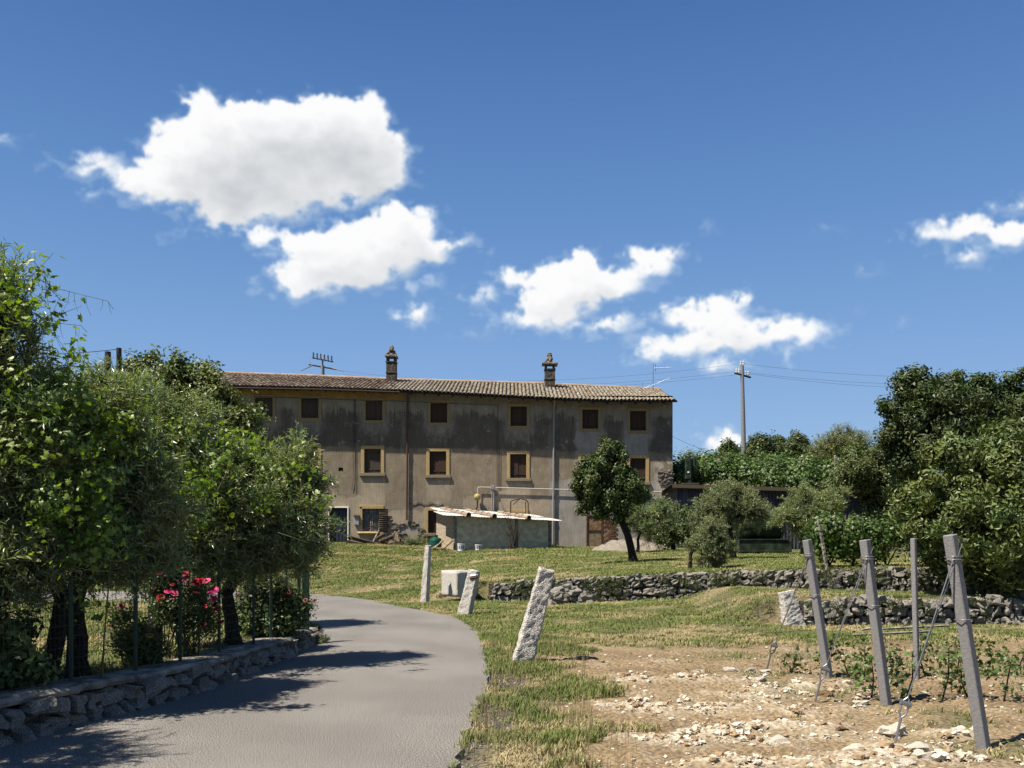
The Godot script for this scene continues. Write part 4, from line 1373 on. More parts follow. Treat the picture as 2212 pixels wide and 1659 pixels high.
func make_outhouse() -> void:
	var o := Vector3(-2.88, 1.05, -43.0)
	var u := Vector3(0.93, 0, -0.37).normalized()
	var w := Vector3(-0.37, 0, -0.93).normalized()
	var S := func(a: float, c: float, y: float) -> Vector3: return Vector3(o.x, y, o.z) + u * a + w * c
	var hut := thing("outhouse", "low plastered outhouse with white corrugated roof in front of the farmhouse", "outhouse", o)
	mat("hut_plaster", lin(0.72, 0.68, 0.51), 0.95, ntex(30, 0.02, 0.82, 1.03, 512, 6), 0.3)
	mat("hut_plaster_warm", lin(0.62, 0.51, 0.385), 0.95, ntex(29, 0.02, 0.78, 1.03, 512, 6), 0.5)
	mat("sheet_white", lin(0.85, 0.81, 0.76), 0.85, ntex(29, 0.02, 0.78, 1.03, 512, 6), 0.4)
	mat("terracotta", lin(0.50, 0.39, 0.30), 0.88, ntex(27, 0.05, 0.66, 1.05, 512, 5), 1.2)
	mat("hut_pier", lin(0.33, 0.345, 0.305), 0.95, ntex(5, 0.012, 0.6, 1.0, 512, 6), 0.6)
	var roof_y := func(a: float, c: float) -> float: return lerpf(lerpf(2.93, 2.69, (a + 0.95) / 6.8), lerpf(3.42, 3.08, (a + 0.95) / 6.8), (c + 0.35) / 3.65)
	var L := 5.35
	var D := 3.2
	var wall := func(a: Vector2, e: Vector2, called: String, m: Material) -> void:
		var b := MB.new()
		b.quad(S.call(a.x, a.y, 0.7), S.call(e.x, e.y, 0.7), S.call(e.x, e.y, roof_y.call(e.x, e.y) - 0.05), S.call(a.x, a.y, roof_y.call(a.x, a.y) - 0.05))
		put(b, called, m, hut)
	wall.call(Vector2(0, 0), Vector2(L, 0), "front_wall", M.hut_plaster)
	wall.call(Vector2(0, D), Vector2(0, 0), "side_wall", M.hut_plaster_warm)
	wall.call(Vector2(L, 0), Vector2(L, D), "side_wall", M.hut_plaster)
	wall.call(Vector2(L, D), Vector2(0, D), "back_wall", M.hut_plaster)
	for a in [0.03, 3.35, L - 0.12]:
		var b := MB.new()
		var y1: float = roof_y.call(a, 0.0) - 0.06
		b.box(Transform3D(Basis(u, Vector3.UP, -w), S.call(a, 0.02, (0.7 + y1) / 2.0)), Vector3(0.18 if a > 0.1 else 0.14, y1 - 0.7, 0.10), 0.012)
		put(b, "pier", M.hut_pier, hut)
	# corrugated sheets in two tiers
	for tier in [[-0.35, 1.45, 0.0], [1.25, 3.3, 0.045]]:
		var b := MB.new()
		var n := 200
		var a0 := -0.7 if tier[2] == 0.0 else -0.45
		var a1 := 5.85 if tier[2] == 0.0 else 5.55
		var rows := 3
		for j in rows + 1:
			for i in n + 1:
				var a := lerpf(a0, a1, float(i) / n)
				var c := lerpf(tier[0], tier[1], float(j) / rows)
				if j == 0: c += 0.05 * noise2.get_noise_2d(floor(a * 1.1) * 40.0, tier[2] * 900.0)
				var y: float = roof_y.call(a, c) + tier[2] + 0.011 * sin(a * TAU / 0.16) + 0.02 * noise2.get_noise_2d(a * 30.0, c * 30.0)
				b.vert(S.call(a, c, y), (Vector3.UP - u * cos(a * TAU / 0.16) * 0.38).normalized(), Vector2(a, c))
		for j in rows:
			for i in n:
				var k := j * (n + 1) + i
				b.idx.append_array(PackedInt32Array([k, k + n + 1, k + 1, k + 1, k + n + 1, k + n + 2]))
		for i in n:   # thickness at the front edge
			var p := b.v[i]
			var q := b.v[i + 1]
			b.quad(p + Vector3(0, -0.014, 0), q + Vector3(0, -0.014, 0), q, p)
		put(b, "roof_sheet", M.sheet_white, hut)
	# three lines of barrel tiles over the joints
	for q in [[0.62, 0.15], [2.0, 1.55], [3.89, 3.4]]:
		for k in 5:
			var b := MB.new()
			var t := k / 5.0
			var a: float = lerpf(q[0], q[1], t)
			var c := lerpf(-0.40, 2.6, t)
			var e: float = lerpf(q[0], q[1], t + 0.235)
			var f := lerpf(-0.40, 2.6, t + 0.235)
			var p0: Vector3 = S.call(a, c, roof_y.call(a, c) + 0.045 + 0.02)
			var p1: Vector3 = S.call(e, f, roof_y.call(e, f) + 0.045)
			b.tube([p0, p1], [0.135, 0.115], 10, false)
			b.tube([p1, p0], [0.10, 0.118], 10, false)
			put(b, "tile", M.terracotta, hut)
	# ----- things about it
	mat("bottle_green", lin(0.012, 0.10, 0.07), 0.35)
	var b := MB.new()
	var p := at(941, 1182, 43.3)
	b.lathe(Transform3D(Basis(), p), [Vector2(0, 0), Vector2(0.29, 0.0), Vector2(0.31, 0.05), Vector2(0.31, 0.34), Vector2(0.27, 0.44), Vector2(0.12, 0.50), Vector2(0.115, 0.62), Vector2(0, 0.62)], 18)
	tag(put(b, "gas_bottle", M.bottle_green), "stout dark green gas bottle by the outhouse corner", "gas bottle")
	mat("board_pale", lin(0.55, 0.42, 0.26), 0.9, ntex(23, 0.02, 0.45, 1.05, 512, 5), 1.0)
	for q in [[937, 1184, 955, 1168, 42.9, "left board leaning on the sunlit side of the outhouse"], [956, 1185, 976, 1167, 42.7, "right board leaning on the sunlit side of the outhouse"]]:
		b = MB.new()
		b.bar(at(q[0], q[1], q[4]), at(q[2], q[3], q[4] + 0.3), 0.06, 0.30, 0.006, 0.4)
		tag(put(b, "leaning_board", M.board_pale), q[5], "board", "boards leaning on the outhouse")
	mat("bucket_print", lin(0.10, 0.16, 0.34), 0.5)
	for q in [[996.5, 1190, 42.2, 0.19, 0.36, "tall white paint bucket with blue print, left of the two"], [1034, 1188, 42.8, 0.18, 0.27, "short white paint bucket with blue label, right of the two"]]:
		var bp := at(q[0], q[1], q[2])
		var bu := thing("bucket", q[5], "bucket", bp, "buckets by the outhouse wall")
		b = MB.new()
		b.lathe(Transform3D(Basis(), bp), [Vector2(0, 0.0), Vector2(q[3] * 0.86, 0.0), Vector2(q[3], q[4]), Vector2(q[3] + 0.012, q[4]), Vector2(q[3] + 0.012, q[4] - 0.03)], 20)
		b.lathe(Transform3D(Basis(), bp), [Vector2(q[3] - 0.01, q[4]), Vector2(q[3] - 0.03, 0.05), Vector2(0, 0.05)], 20)
		put(b, "body", M.white_paint, bu)
		b = MB.new()
		for k in 10:
			var a0 := 0.6 + k * 0.2
			var y0: float = q[4] * 0.22
			var y1: float = q[4] * 0.72
			var c := func(an: float, y: float) -> Vector3: return bp + Vector3(cos(an), 0, sin(an)) * (q[3] * lerpf(0.86, 1.0, y / q[4]) + 0.003) + Vector3(0, y, 0)
			if k % 3 != 2: b.quad(c.call(a0 + 0.2, y0), c.call(a0, y0), c.call(a0, y1), c.call(a0 + 0.2, y1))
		put(b, "label", M.bucket_print, bu)
	# bare shoots in front of it
	var r := rng(101)
	var sh := thing("bare_shrub", "clump of tall bare shoots against the outhouse wall", "shrub", at(1115, 1197, 42.8))
	b = MB.new()
	for k in 16:
		var q := at(1110 + r.randf_range(-8, 12), 1197, 42.9)
		var lean := r.randf_range(-0.95, 0.45)
		var hh := r.randf_range(1.2, 2.7)
		b.tube([q, q + Vector3(lean * 0.35, hh * 0.5, r.randf_range(-0.1, 0.1)), q + Vector3(lean, hh, r.randf_range(-0.15, 0.15))], [0.022, 0.017, 0.006], 5)
	put(b, "stem", M.wood_old, sh)
	# bent rods standing behind the roof
	b = MB.new()
	b.tube([at(1103, 1108, 47.6), at(1103, 1084, 47.6), at(1106, 1081, 47.6), at(1124, 1076.5, 47.6), at(1138, 1081, 47.6), at(1141, 1086, 47.6), at(1141, 1110, 47.6)], [0.035], 7)
	b.tube([at(1124, 1077, 47.6), at(1116, 1083, 47.6), at(1109, 1090, 47.6)], [0.03], 7)
	b.tube([at(1136, 1108, 47.6), at(1135, 1084, 47.6)], [0.03], 7)
	tag(put(b, "iron_arch", M.pipe_rust), "bent rusty iron arch standing above the outhouse roof", "iron frame")
	# firewood and old beams under the window
	mat("wood_cut", lin(0.48, 0.33, 0.17), 0.85)
	mat("wood_grey", lin(0.36, 0.29, 0.22), 0.9, ntex(23, 0.02, 0.45, 1.05, 512, 5), 1.1)
	var logs := [[750, 1170, 800, 1180, 0, 0.09], [752, 1160, 815, 1176, 0, 0.10], [765, 1178, 818, 1181, 0, 0.06], [803, 1180, 818, 1150, 2, 0.085], [815, 1178, 842, 1163, 1, 0.10], [820, 1170, 850, 1158, 1, 0.11], [828, 1180, 852, 1152, 2, 0.08], [856, 1180, 853, 1148, 2, 0.07], [864, 1179, 857, 1152, 3, 0.08], [838, 1181, 872, 1166, 0, 0.10], [852, 1173, 876, 1176, 0, 0.10], [790, 1176, 840, 1178, 0, 0.09], [812, 1164, 830, 1154, 1, 0.09]]
	for k in logs.size():
		var q: Array = logs[k]
		b = MB.new()
		var dd := 46.6 + 0.09 * (k % 5)
		var a := at(q[0], q[1], dd)
		var e := at(q[2], q[3], dd + (0.5 if q[4] == 2 else 0.15))
		var lg := Node3D.new()
		lg.name = numbered("timber")
		add_child(lg, true)
		lg.position = a
		tag(lg, ["lowest dark beam at the door end of the timber heap", "upper dark beam sloping from the door into the timber heap", "thin dark batten lying in front of the timber heap", "first grey plank leaning left of the split logs", "split log with a pale cut end low in the timber heap", "upper split log with a round pale end in the timber heap", "grey plank leaning to the right across the timber heap", "upright grey plank at the right of the timber heap", "pale sawn plank leaning at the right of the timber heap", "dark beam crossing behind the upright planks of the timber heap", "short dark beam at the right end of the timber heap", "long dark beam at the bottom of the timber heap", "split log resting under the window sill"][k], "timber", "heap of old timber under the window")
		if q[4] == 1: b.tube([a, e], [q[5]], 9, false)
		else: b.bar(a, e, q[5] * 1.9, q[5] * 1.3, 0.012, 0.3 * k)
		put(b, "body", [M.wood_old, M.wood_old, M.wood_grey, M.board_pale][q[4]], lg)
		if q[4] == 1:
			b = MB.new()
			var dir := (e - a).normalized() * 0.012
			b.tube([e - dir, e + dir * 0.2], [q[5] * 0.98], 9)
			b.tube([a + dir, a - dir * 0.2], [q[5] * 0.98], 9)
			put(b, "cut_end", M.wood_cut, lg)
	# chalky mound by the rusty door
	b = MB.new()
	var mc := at(1362, 1196, 41.0)
	b.lump(Vector3i(26, 4, 14), func(q: Vector3) -> Vector3:
		var e := Vector2(q.x, q.z)
		var hgt := 0.62 * pow(maxf(0.0, 1.0 - e.length_squared()), 0.8) if q.y > -0.99 else -0.3
		var v := mc + Vector3(q.x * 2.0, hgt + 0.28 * noise2.get_noise_2d(q.x * 160.0, q.z * 160.0) * (1.0 if q.y > 0.0 else 0.0), q.z * 1.4)
		return v)
	mat("chalk", lin(0.62, 0.56, 0.46), 0.96, ntex(3, 0.06, 0.66, 1.0, 512, 5), 1.0, ntex(9, 0.03, 0.0, 1.0, 512, 6), 6.0)
	tag(put(b, "chalk_mound", M.chalk), "pale heap of chalky rubble by the rusty door", "mound")

# ---------------------------------------------------------------- vineyard, fence, poles
func make_vineyard() -> void:
	var posts := [[2125, 1617, 6.65, 2052, 1155, "nearest leaning concrete vine post, at the right edge"], [1915, 1524, 8.4, 1868, 1166, "middle leaning concrete vine post"], [1790, 1466, 10.0, 1743, 1166, "farthest leaning concrete vine post, beside the stone slab"], [1981, 1468, 10.05, 1973, 1163, "thin upright concrete post between the leaning vine posts"]]
	for k in posts.size():
		var q: Array = posts[k]
		var a := at(q[0], q[1], q[2])
		var e := at(q[3], q[4], q[2] + 0.05)
		var s := 0.081 if k < 3 else 0.055
		var t := thing("vine_post", q[5], "post", a, "concrete posts of the young vineyard")
		var b := MB.new()
		var dir := (e - a).normalized()
		b.bar(a - dir * 0.3, e, s, s, 0.007, 0.62)
		put(b, "shaft", M.concrete_post, t)
		if k == 3: continue
		# ties and stay wire
		var top := a.lerp(e, 0.88)
		for f in [0.88, 0.895, 0.60]:
			b = MB.new()
			var ring := []
			for i in 11:
				var an := TAU * i / 10.0
				ring.append(a.lerp(e, f) + Vector3(cos(an), 0.10 * sin(an), sin(an)) * s * 0.78)
			b.tube(ring, [0.0042], 4)
			put(b, "tie_wire", M.metal_galv, t)
		var g: Vector3 = [at(1924, 1612, 6.62), at(1754, 1503, 8.5), at(1650, 1447, 10.5)][k]
		g.y = 0.0
		var rod_top := g.lerp(top, 0.16)
		var buckle := g.lerp(top, 0.27)
		b = MB.new()
		b.tube([buckle, top + Vector3(-0.02, 0.04, 0.05)], [0.0055], 5)
		b.tube([buckle, top + Vector3(0.05, 0.13, 0.03)], [0.0035], 5)
		put(b, "stay_wire", M.metal_galv, t)
		b = MB.new()
		b.tube([g - Vector3(0, 0.1, 0), rod_top], [0.011], 6)
		put(b, "anchor_rod", M.metal_galv, t)
		b = MB.new()
		var ax := (buckle - rod_top).normalized()
		var sd := ax.cross(Vector3(0, 0, 1)).normalized() * 0.028
		b.tube([rod_top, rod_top + ax * 0.04 + sd, buckle - ax * 0.04 + sd, buckle], [0.009], 6)
		b.tube([rod_top, rod_top + ax * 0.04 - sd, buckle - ax * 0.04 - sd, buckle], [0.009], 6)
		b.tube([rod_top + ax * 0.12 - sd * 1.2, rod_top + ax * 0.12 + sd * 1.2], [0.016], 8)
		b.tube([buckle - ax * 0.05 - sd * 1.5, buckle - ax * 0.05 + sd * 1.5], [0.02], 8)
		put(b, "turnbuckle", M.metal_galv, t)
	# beams lying by the lower wall
	for q in [[1842, 1362, 2010, 1365, 14.2, "longest grey beam lying flat in the grass by the lower wall"], [1905, 1345, 2050, 1338, 15.2, "grey beam propped against the foot of the lower wall"], [1860, 1352, 1900, 1356, 15.0, "shortest grey beam lying by the lower wall"]]:
		var b := MB.new()
		var a := at(q[0], q[1], q[4])
		var e := at(q[2], q[3], q[4] + 0.2)
		a.y = 0.05
		e.y = 0.09
		b.bar(a, e, 0.035, 0.035, 0.006, 0.2)
		tag(put(b, "lying_beam", M.coping), q[5], "beam", "beams lying by the lower wall")
	# old posts and rails of the upper vine row
	for q in [[1768, 1123, 1800, 1280, 19.3, 0.06, "perforated old concrete post leaning in the leafy vine row"], [1880, 1128, 1885, 1215, 20.0, 0.10, "short concrete post standing in the leafy vine row"], [2205, 1228, 2207, 1290, 16.9, 0.09, "pale post at the right edge under the cherry tree"]]:
		var b := MB.new()
		b.bar(at(q[2], q[3], q[4]) - Vector3(0, 0.3, 0), at(q[0], q[1], q[4]), q[5], q[5], 0.008, 0.3)
		tag(put(b, "row_post", M.coping), q[6], "post", "posts of the upper vine row")
	for q in [[2050, 1168, 2090, 1166, "upper short pale rail end among the cherry leaves"], [2150, 1228, 2212, 1226, "lower pale rail under the cherry tree"]]:
		var b := MB.new()
		b.bar(at(q[0], q[1], 16.6), at(q[2], q[3], 16.6), 0.05, 0.05, 0.006)
		tag(put(b, "rail", M.coping), q[4], "rail", "rails under the cherry tree")

func make_fence() -> void:
	var f := thing("wire_fence", "green wire-mesh garden fence standing on the wall beside the lane", "fence", Vector3(-3.6, 0.3, -10.0))
	var ds := [5.6, 6.6, 7.63, 8.39, 9.1, 10.0, 11.0, 11.75, 12.5, 13.2]
	var tops := []
	for k in ds.size():
		var d: float = ds[k]
		var x := wall_x(d) - 0.22
		var y0 := poly([[3.0, 0.38], [6.6, 0.36], [9.0, 0.32], [11.0, 0.28], [13.5, 0.24]], d)
		var y1 := 1.28
		tops.append([Vector3(x, y0, -d), Vector3(x, y1, -d)])
		var b := MB.new()
		var s := 0.036 if k < 9 else 0.05
		b.box(Transform3D(Basis(Vector3.UP, 0.3), Vector3(x, (y0 + y1) / 2.0 - 0.05, -d)), Vector3(s, y1 - y0 + 0.1, s), 0.006)
		if k == 9: b.box(Transform3D(Basis(Vector3.UP, 0.1), Vector3(x + 0.11, (y0 + y1) / 2.0 - 0.05, -d + 0.02)), Vector3(0.11, y1 - y0 + 0.1, 0.05), 0.006)
		put(b, "post", M.fence_green, f)
	for k in ds.size() - 1:
		var b := MB.new()
		var a: Array = tops[k]
		var e: Array = tops[k + 1]
		var n := int((e[0] - a[0]).length() / 0.055)
		for i in range(1, n):
			var t := float(i) / n
			b.bar(a[0].lerp(e[0], t) + Vector3(0, 0.03, 0.03), a[1].lerp(e[1], t) + Vector3(0, -0.06, 0.03), 0.0022, 0.0022)
		for i in 10:
			var t := i / 9.0
			b.bar(a[0].lerp(a[1], t * 0.93) + Vector3(0, 0.03, 0.033), e[0].lerp(e[1], t * 0.93) + Vector3(0, 0.03, 0.033), 0.0028, 0.0028)
		put(b, "wire_mesh", M.fence_green, f)

func sag(a: Vector3, e: Vector3, drop: float) -> Array:
	var out := []
	for i in 17:
		var t := i / 16.0
		out.append(a.lerp(e, t) - Vector3(0, 4.0 * drop * t * (1.0 - t), 0))
	return out

func make_poles() -> void:
	mat("pole_grey", lin(0.46, 0.47, 0.48), 0.7, ntex(3, 0.06, 0.66, 1.0, 512, 5), 0.6)
	mat("insulator", lin(0.75, 0.74, 0.70), 0.3)
	mat("pole_wood", lin(0.11, 0.10, 0.085), 0.9, ntex(23, 0.02, 0.45, 1.05, 512, 5), 1.0)
	var d := 62.0
	var base := at(1608, 1040, d)
	base.y = high(base.x, d)
	var top := at(1603, 790, d)
	var p := thing("utility_pole", "tall pale grey electricity pole standing above the vine terrace", "utility pole", base)
	var b := MB.new()
	b.tube([base - Vector3(0, 0.5, 0), base.lerp(top, 0.5), top], [0.21, 0.165, 0.12], 14)
	put(b, "shaft", M.pole_grey, p)
	b = MB.new()
	var arm := at(1604, 809, d)
	b.bar(arm + Vector3(-0.62, 0.08, 0.15), arm + Vector3(0.62, -0.20, -0.1), 0.12, 0.12, 0.01)
	put(b, "cross_arm", M.wire_dark, p)
	var ins := [at(1603, 785, d), at(1593.5, 802, d), at(1613.5, 807, d)]
	for q in ins:
		b = MB.new()
		for s in [-0.09, 0.09]:
			b.lathe(Transform3D(Basis(), q + Vector3(s, -0.10, 0)), [Vector2(0.02, -0.12), Vector2(0.025, 0), Vector2(0.085, 0.0), Vector2(0.075, 0.10), Vector2(0.05, 0.12), Vector2(0.05, 0.17), Vector2(0.07, 0.2), Vector2(0.04, 0.28), Vector2(0, 0.29)], 10)
		put(b, "insulator", M.insulator, p)
	# pole behind the house with strain insulators
	var d2 := 80.0
	var t2 := at(697, 790, d2)
	var b2 := Vector3(t2.x, high(t2.x, d2), -d2)
	var p2 := thing("utility_pole", "electricity pole with a rack of insulators rising behind the farmhouse roof", "utility pole", b2)
	b = MB.new()
	b.tube([b2 - Vector3(0, 0.5, 0), t2], [0.25, 0.17], 12)
	put(b, "shaft", M.pole_grey, p2)
	b = MB.new()
	b.bar(t2 + Vector3(-1.3, 0.1, 0), t2 + Vector3(1.3, -0.35, 0), 0.12, 0.14, 0.01)
	b.bar(t2 + Vector3(-1.0, 0.75, 0), t2 + Vector3(1.0, 0.35, 0), 0.09, 0.10, 0.01)
	b.bar(t2, t2 + Vector3(0, 0.6, 0), 0.12, 0.12, 0.01)
	put(b, "cross_arm", M.wire_dark, p2)
	for k in 6:
		b = MB.new()
		var q := t2 + Vector3(-0.85 + 0.34 * k, 0.62 - 0.066 * k, 0.05)
		b.lathe(Transform3D(Basis(), q), [Vector2(0.03, 0.0), Vector2(0.09, 0.02), Vector2(0.05, 0.10), Vector2(0.09, 0.14), Vector2(0.05, 0.24), Vector2(0.09, 0.28), Vector2(0.05, 0.4), Vector2(0.08, 0.44), Vector2(0.05, 0.62), Vector2(0, 0.63)], 8)
		put(b, "insulator", M.wire_dark, p2)
	for s in [-1.0, 1.0]:
		b = MB.new()
		b.tube([t2 + Vector3(0.9 * s, -0.1 - 0.15 * s, 0.05), t2 + Vector3(2.0 * s, -0.55, 0.3)], [0.06, 0.04], 6)
		put(b, "strain_insulator", M.pole_grey, p2)
	# wires
	for k in 3:
		b = MB.new()
		b.tube(sag(ins[k], t2 + Vector3(1.9, -0.5 - 0.3 * k, 0.2 * k), 1.1), [0.0075], 4)
		tag(put(b, "power_line", M.wire_dark), ["top", "middle", "lowest"][k] + " power line from the grey pole to the one behind the roof", "power line", "power lines left of the grey pole")
		b = MB.new()
		b.tube(sag(ins[k], at(2480, 790 + 14 * k, 58.0), 0.9), [0.0075], 4)
		tag(put(b, "power_line", M.wire_dark), ["top", "middle", "lowest"][k] + " power line running right from the grey pole over the big tree", "power line", "power lines right of the grey pole")
	b = MB.new()
	b.tube(sag(at(1452, 942, 48.2), at(1625, 985, 60.0), 0.4), [0.0075], 4)
	tag(put(b, "power_line", M.wire_dark), "thin cable from the house corner to the trees by the pole", "power line")
	# wooden stumps of poles over the left trees
	for q in [[233, 760, 28.0, 0.095, "shorter dark wooden pole above the left trees"], [257, 752, 29.0, 0.085, "taller thin wooden pole above the left trees"]]:
		var tp := at(q[0], q[1], q[2])
		b = MB.new()
		b.tube([Vector3(tp.x, high(tp.x, q[2]) - 0.3, tp.z), tp], [q[3] * 1.3, q[3]], 10)
		tag(put(b, "wooden_pole", M.pole_wood), q[4], "pole", "wooden poles above the left trees")
	b = MB.new()
	b.tube(sag(at(256, 754, 29.0), at(-200, 750, 24.0), 0.2), [0.012], 4)
	tag(put(b, "power_line", M.wire_dark), "upper cable running left from the thin wooden pole", "power line", "cables left of the wooden poles")
	b = MB.new()
	b.tube(sag(at(233, 792, 28.0), at(-200, 700, 20.0), 0.3), [0.02], 4)
	tag(put(b, "power_line", M.wire_dark), "lower thick cable sloping from the shorter wooden pole", "power line", "cables left of the wooden poles")
	# aerial on the roof
	var ab := at(1411, 845, 52.0)
	var an := thing("roof_aerial", "thin television aerial on the right end of the roof", "aerial", ab)
	b = MB.new()
	b.tube([ab, at(1411, 784, 52.0)], [0.022, 0.018], 6)
	put(b, "mast", M.metal_galv, an)
	b = MB.new()
	b.tube([at(1413, 795, 52.0), at(1449, 793, 51.6)], [0.014], 5)
	for k in 11: b.tube([at(1417 + k * 3.0, 792.5 - 0.1 * k, 51.9), at(1417 + k * 3.0, 797 - 0.1 * k, 51.9)], [0.009], 4)
	b.tube([at(1416, 786, 52.0), at(1416, 803, 52.0)], [0.02], 4)
	put(b, "comb_antenna", M.metal_galv, an)
	b = MB.new()
	b.tube([at(1388, 840, 52.0), at(1447, 817, 51.7)], [0.014], 5)
	b.tube([at(1387, 826, 52.0), at(1390, 842, 52.0)], [0.012], 5)
	put(b, "lower_boom", M.metal_galv, an)

func make_yard() -> void:
	# long metal shed behind the olives
	mat("sheet_blue", lin(0.085, 0.10, 0.13), 0.55, ntex(5, 0.012, 0.6, 1.0, 512, 6), 0.25)
	mat("shed_edge", lin(0.11, 0.09, 0.06), 0.85)
	mat("tank_green", lin(0.050, 0.085, 0.050), 0.55, ntex(5, 0.012, 0.6, 1.0, 512, 6), 0.4)
	mat("rail_yellow", lin(0.34, 0.30, 0.03), 0.6)
	var d := 45.0
	var a := at(1462, 1050, d)
	var e := at(1915, 1064, d - 1.0)
	var sh := thing("metal_shed", "long low shed of dark blue corrugated sheets behind the olive trees", "shed", Vector3(a.x, 1.2, a.z))
	var b := MB.new()
	var n := 260
	for i in n + 1:
		var t := float(i) / n
		var p := a.lerp(e, t)
		var z := 0.03 * sin(t * 62.0 * TAU)
		b.vert(Vector3(p.x, 1.0, p.z + z), Vector3(-cos(t * 62.0 * TAU) * 0.7, 0, 1).normalized())
		b.vert(Vector3(p.x, p.y, p.z + z), Vector3(-cos(t * 62.0 * TAU) * 0.7, 0, 1).normalized())
	for i in n: b.idx.append_array(PackedInt32Array([i * 2, i * 2 + 1, i * 2 + 2, i * 2 + 2, i * 2 + 1, i * 2 + 3]))
	put(b, "front_wall", M.sheet_blue, sh)
	b = MB.new()
	for q in [[a, a + Vector3(0, -0.4, -4.4)], [e + Vector3(0, -0.4, -4.4), e]]:
		b.quad(Vector3(q[1].x, 1.0, q[1].z), Vector3(q[0].x, 1.0, q[0].z), q[0], q[1])
	put(b, "end_walls", M.sheet_blue, sh)
	b = MB.new()
	var oh := Vector3(0, 0.02, 0.35)
	b.quad(a + oh + Vector3(-0.3, 0.06, 0), e + oh + Vector3(0.3, 0.06, 0), e + Vector3(0.3, -0.2, -4.6), a + Vector3(-0.3, -0.2, -4.6))
	b.quad(a + oh + Vector3(-0.3, -0.12, 0), e + oh + Vector3(0.3, -0.12, 0), e + oh + Vector3(0.3, 0.06, 0), a + oh + Vector3(-0.3, 0.06, 0))
	b.quad(e + oh + Vector3(0.3, -0.12, 0), a + oh + Vector3(-0.3, -0.12, 0), a + Vector3(-0.3, -0.32, -4.6), e + Vector3(0.3, -0.32, -4.6))
	put(b, "roof", M.shed_edge, sh)
	# yellow railing before it
	var ra := at(1800, 1112, 43.0)
	var rl := thing("yellow_railing", "row of thin yellow railings before the dark shed", "railing", Vector3(ra.x, 1.2, ra.z))
	for k in 13:
		b = MB.new()
		var x := ra.x + k * 0.2
		b.bar(Vector3(x, 1.15, ra.z), Vector3(x, ra.y - 0.012 * k, ra.z), 0.03, 0.03, 0.004)
		put(b, "bar", M.rail_yellow, rl)
	b = MB.new()
	b.bar(ra + Vector3(-0.1, -0.25, 0), ra + Vector3(2.5, -0.4, 0), 0.04, 0.04, 0.004)
	put(b, "top_rail", M.rail_yellow, rl)
	# tank trailer
	d = 33.0
	var g := at(1645, 1196, d)
	var tk := thing("tank_trailer", "dark green farm tank on a box trailer under the olive tree", "trailer", g)
	b = MB.new()
	b.box(Transform3D(Basis(), at(1645, 1180, d)), Vector3(1.98, 0.50, 1.1), 0.02)
	put(b, "box", M.tank_green, tk)
	b = MB.new()
	b.box(Transform3D(Basis(), at(1645, 1165.5, d - 0.56)), Vector3(2.02, 0.04, 0.05), 0.006)
	b.box(Transform3D(Basis(), at(1645, 1191, d - 0.56)), Vector3(2.02, 0.05, 0.06), 0.006)
	put(b, "edge_rail", M.tank_green, tk)
	b = MB.new()
	var tc := at(1640, 1134, d + 0.3)
	b.lathe(Transform3D(Basis(Vector3(0, 0, 1), PI / 2), tc), [Vector2(0, -0.98), Vector2(0.3, -0.95), Vector2(0.5, -0.86), Vector2(0.58, -0.74), Vector2(0.58, 0.74), Vector2(0.5, 0.86), Vector2(0.3, 0.95), Vector2(0, 0.98)], 24)
	put(b, "tank", M.tank_green, tk)
	for s in [-0.6, 0.6]:
		b = MB.new()
		b.lathe(Transform3D(Basis(Vector3(1, 0, 0), PI / 2), g + Vector3(s, 0.10, 0.2)), [Vector2(0, -0.07), Vector2(0.2, -0.07), Vector2(0.24, -0.05), Vector2(0.24, 0.05), Vector2(0.2, 0.07), Vector2(0, 0.07)], 16)
		put(b, "wheel", M.wire_dark, tk)
	# green machine by the house corner
	d = 47.0
	var q := at(1490, 1052, d)
	var mc := thing("green_machine", "dark green machine with tall upright frame seen over the shed roof beside the house", "machine", Vector3(q.x, 4.3, q.z))
	b = MB.new(); b.box(Transform3D(Basis(), at(1486, 1012, d)), Vector3(0.30, 1.15, 0.25), 0.02); put(b, "mast", M.tank_green, mc)
	b = MB.new(); b.box(Transform3D(Basis(), at(1489, 1034, d)), Vector3(0.18, 0.95, 0.2), 0.02); put(b, "column", M.tank_green, mc)
	b = MB.new(); b.box(Transform3D(Basis(), at(1500, 1005, d + 0.2)), Vector3(0.12, 0.9, 0.12), 0.02); b.box(Transform3D(Basis(), at(1505, 1002, d + 0.2)), Vector3(0.10, 0.65, 0.10), 0.02); put(b, "bracket", M.tank_green, mc)
	b = MB.new(); b.box(Transform3D(Basis(), at(1490, 1048, d)), Vector3(0.95, 0.20, 0.6), 0.03); put(b, "foot", M.fascia, mc)
	b = MB.new(); b.box(Transform3D(Basis(), at(1487, 1020, d - 0.14)), Vector3(0.10, 0.08, 0.02), 0.004); put(b, "sticker", M.white_paint, mc)

# ---------------------------------------------------------------- plants
# one leaf folded along its midrib
func leaf(b: MB, o: Vector3, dir: Vector3, nn: Vector3, length: float, width: float, fold := 0.25, belly := 0.45) -> void:
	var side := dir.cross(nn).normalized()
	var tip := o + dir * length - nn * length * 0.12
	var m := o + dir * length * belly
	var l := m + side * width / 2.0 + nn * width * fold
	var r := m - side * width / 2.0 + nn * width * fold
	b.tri(o, tip, l)
	b.tri(o, r, tip)

